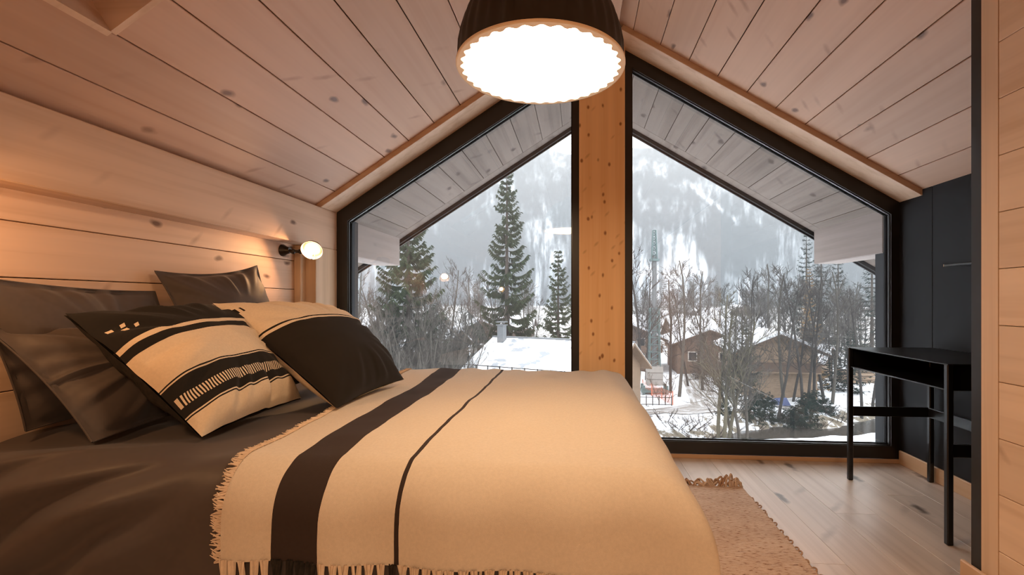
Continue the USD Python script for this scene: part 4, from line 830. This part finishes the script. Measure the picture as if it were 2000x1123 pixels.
for sg in (-1, 1):
    q = lambda h, o=0: [(0 - o, 0, RZ + h), (LN + o, 0, RZ + h), (LN + o, sg * SW, RZ - DZ + h), (0 - o, sg * SW, RZ - DZ + h)]
    part('roof_boards', slab(q(-.22), (0, 0, 1), .17), 'chalet_tan', nb, local=True)
    part('snow_cover', slab(q(-.049, -.04), (0, 0, 1), .10), 'snow_patchy', nb, local=True, label='bright snow with grey bare patches')
part('ridge_cap', slab([(0, -.2, RZ - .02), (LN, -.2, RZ - .02), (LN, .2, RZ - .02), (0, .2, RZ - .02)], (0, 0, 1), .09), 'slate', nb, local=True)
ch = part('chimney', box((1.0, -.95, RZ - .8), (1.55, -.4, RZ + 1.0)), 'slate', nb, local=True, label='grey chimney')
sub('chimney_cap', cat([box((.92, -1.03, RZ + 1.25), (1.63, -.32, RZ + 1.33)), box((.92, -1.03, RZ + 1.0), (1.63, -.32, RZ + 1.08))]), 'slate', ch, local=True)
yg = -SW * .90; zg = RZ - DZ * .90 + .05
part('snow_guard', tube([(.1, yg, zg + .25), (LN - .1, yg, zg + .25)], .03, 6), 'bark_black', nb, local=True)
for q in np.arange(.3, LN, 1.05): part('guard_post', box((q - .03, yg - .03, zg), (q + .03, yg + .03, zg + .3)), 'bark_black', nb, local=True)

# folded crane, fence, woodpile
plain('crane_teal', (.10, .15, .15), .6); plain('crane_grey', (.13, .135, .14), .6); plain('concrete', (.30, .28, .26), .9); plain('net_orange', (.75, .22, .12), .8)
cx, cy, cz = at(1278, 47)
cr = thing('crane', 'folded construction crane with grey mast, teal lattice foot and concrete ballast', 'crane', (cx, cy, cz))
part('ballast', cat([box((-.75, -.6, .9 + k * .62), (.75, .6, 1.48 + k * .62)) for k in range(3)]), 'concrete', cr, local=True)
part('base_frame', cat([box((-1.3, -.8, .25), (1.3, .8, .45))] + [box((sx * 1.1 - .12, sy * .6 - .12, -.3), (sx * 1.1 + .12, sy * .6 + .12, .9)) for sx in (-1, 1) for sy in (-1, 1)]), 'crane_teal', cr, local=True)
def lattice(w0, w1, z0, z1, n, r):
    ms = []; zs_ = np.linspace(z0, z1, n + 1); cor = [(-1, -1), (1, -1), (1, 1), (-1, 1)]
    wz = lambda z: w0 + (w1 - w0) * (z - z0) / (z1 - z0)
    for a_, b_ in cor: ms.append(tube([(a_ * w0, b_ * w0, z0), (a_ * w1, b_ * w1, z1)], r, 5))
    for i in range(n):
        for k in range(4):
            p_, q_ = cor[k], cor[(k + 1) % 4]; A_, B_ = wz(zs_[i]), wz(zs_[i + 1])
            ms.append(tube([(p_[0] * A_, p_[1] * A_, zs_[i]), (q_[0] * B_, q_[1] * B_, zs_[i + 1])], r * .6, 4)); ms.append(tube([(p_[0] * B_, p_[1] * B_, zs_[i + 1]), (q_[0] * B_, q_[1] * B_, zs_[i + 1])], r * .6, 4))
    return cat(ms)
part('lattice_foot', lattice(.5, .42, 2.7, 8.3, 8, .06), 'crane_teal', cr, local=True)
part('mast', cat([tube([(0, 0, 2.7), (0, 0, 13.4)], [.24, .22], 10)]), 'crane_grey', cr, local=True, smooth=40)
part('tip_lattice', lattice(.26, .14, 13.0, 15.9, 6, .05), 'crane_teal', cr, local=True)
part('collar', box((-.42, -.42, 12.9), (.42, .42, 13.1)), 'crane_teal', cr, local=True)
fx, fy, fz = at(1314, 42)
fn = thing('safety_fence', 'orange red plastic safety net fence on posts left of the track', 'fence', (fx, fy, fz))
d_ = np.array([-.30, 1.0]); d_ /= np.linalg.norm(d_); bits = []
for k in range(26): p_ = d_ * k * .25; bits.append(tube([(p_[0], p_[1], .1), (p_[0], p_[1], 1.15)], .012, 3))
for k in range(9): bits.append(tube([(0, 0, .12 + k * .13), (d_[0] * 6.3, d_[1] * 6.3, .12 + k * .13)], .016, 3))
part('net', cat(bits), 'net_orange', fn, local=True, kind='stuff')
for k in range(4): p_ = d_ * k * 2.08; part('post', tube([(p_[0], p_[1], -.2), (p_[0], p_[1], 1.3)], .04, 6), 'net_orange', fn, local=True)
pw, pw2 = onZ(1250, 792, GZ), onZ(1312, 793, GZ)
wf = thing('wire_fence', 'low dark rail fence in the snow beside the lane', 'fence', (pw[0], pw[1], float(ground(pw[0], pw[1]))))
dx_, dy_ = pw2[0] - pw[0], pw2[1] - pw[1]
for k in range(6): part('post', tube([(dx_ * k / 5, dy_ * k / 5, -.2), (dx_ * k / 5, dy_ * k / 5, 1.0)], .04, 6), 'bark_black', wf, local=True)
for zz_ in (.25, .85): part('rail', tube([(0, 0, zz_), (dx_, dy_, zz_)], .025, 5), 'bark_black', wf, local=True)
wx, wy, wz_ = at(1672, 56)
wp_ = thing('woodpile', 'stacked timber under snow seen under the desk top', 'woodpile', (wx, wy, wz_))
for k in range(4):
    for j in range(3): part('log', tube([(-1.8, j * .45 - .4, .25 + k * .42), (1.8, j * .45 - .4 + .06, .25 + k * .42)], .2, 8), 'chalet_tan', wp_, local=True)
part('snow_cover', cbox((-1.9, -.7, 1.72), (1.9, .8, 1.95), .1), 'snow', wp_, local=True)
plain('tarp_blue', (.08, .10, .22), .6)
tx_, ty_, tz_ = at(1512, 42.5)
tag(part('tarpaulin', tm(np.array([(0, 0, 0), (1.4, 0, 0), (1.5, .9, 0), (-.1, .9, 0), (.2, .2, .55), (1.1, .15, .65), (1.2, .7, .6), (.25, .7, .5)]) + [tx_, ty_, tz_ + .1], [[0, 1, 5], [0, 5, 4], [1, 2, 6], [1, 6, 5], [2, 3, 7], [2, 7, 6], [3, 0, 4], [3, 4, 7], [4, 5, 6], [4, 6, 7]]), 'tarp_blue'), 'blue tarpaulin over a heap beside the slim trees', 'tarpaulin')

# ------------------------------------------------------------------ haze over the valley
MAT['haze'] = usdkit.material(stage, '/World/Looks/haze', {'v': ('scatter_volume', {'color': (.93, .96, 1.0), 'density': HAZE, 'anisotropy': 0.0})}, volume='v.volume')
part('valley_haze', box((-1800, 8, -12), (1800, 1560, 430)), 'haze', label='thin winter haze filling the valley', cat='haze', kind='stuff')
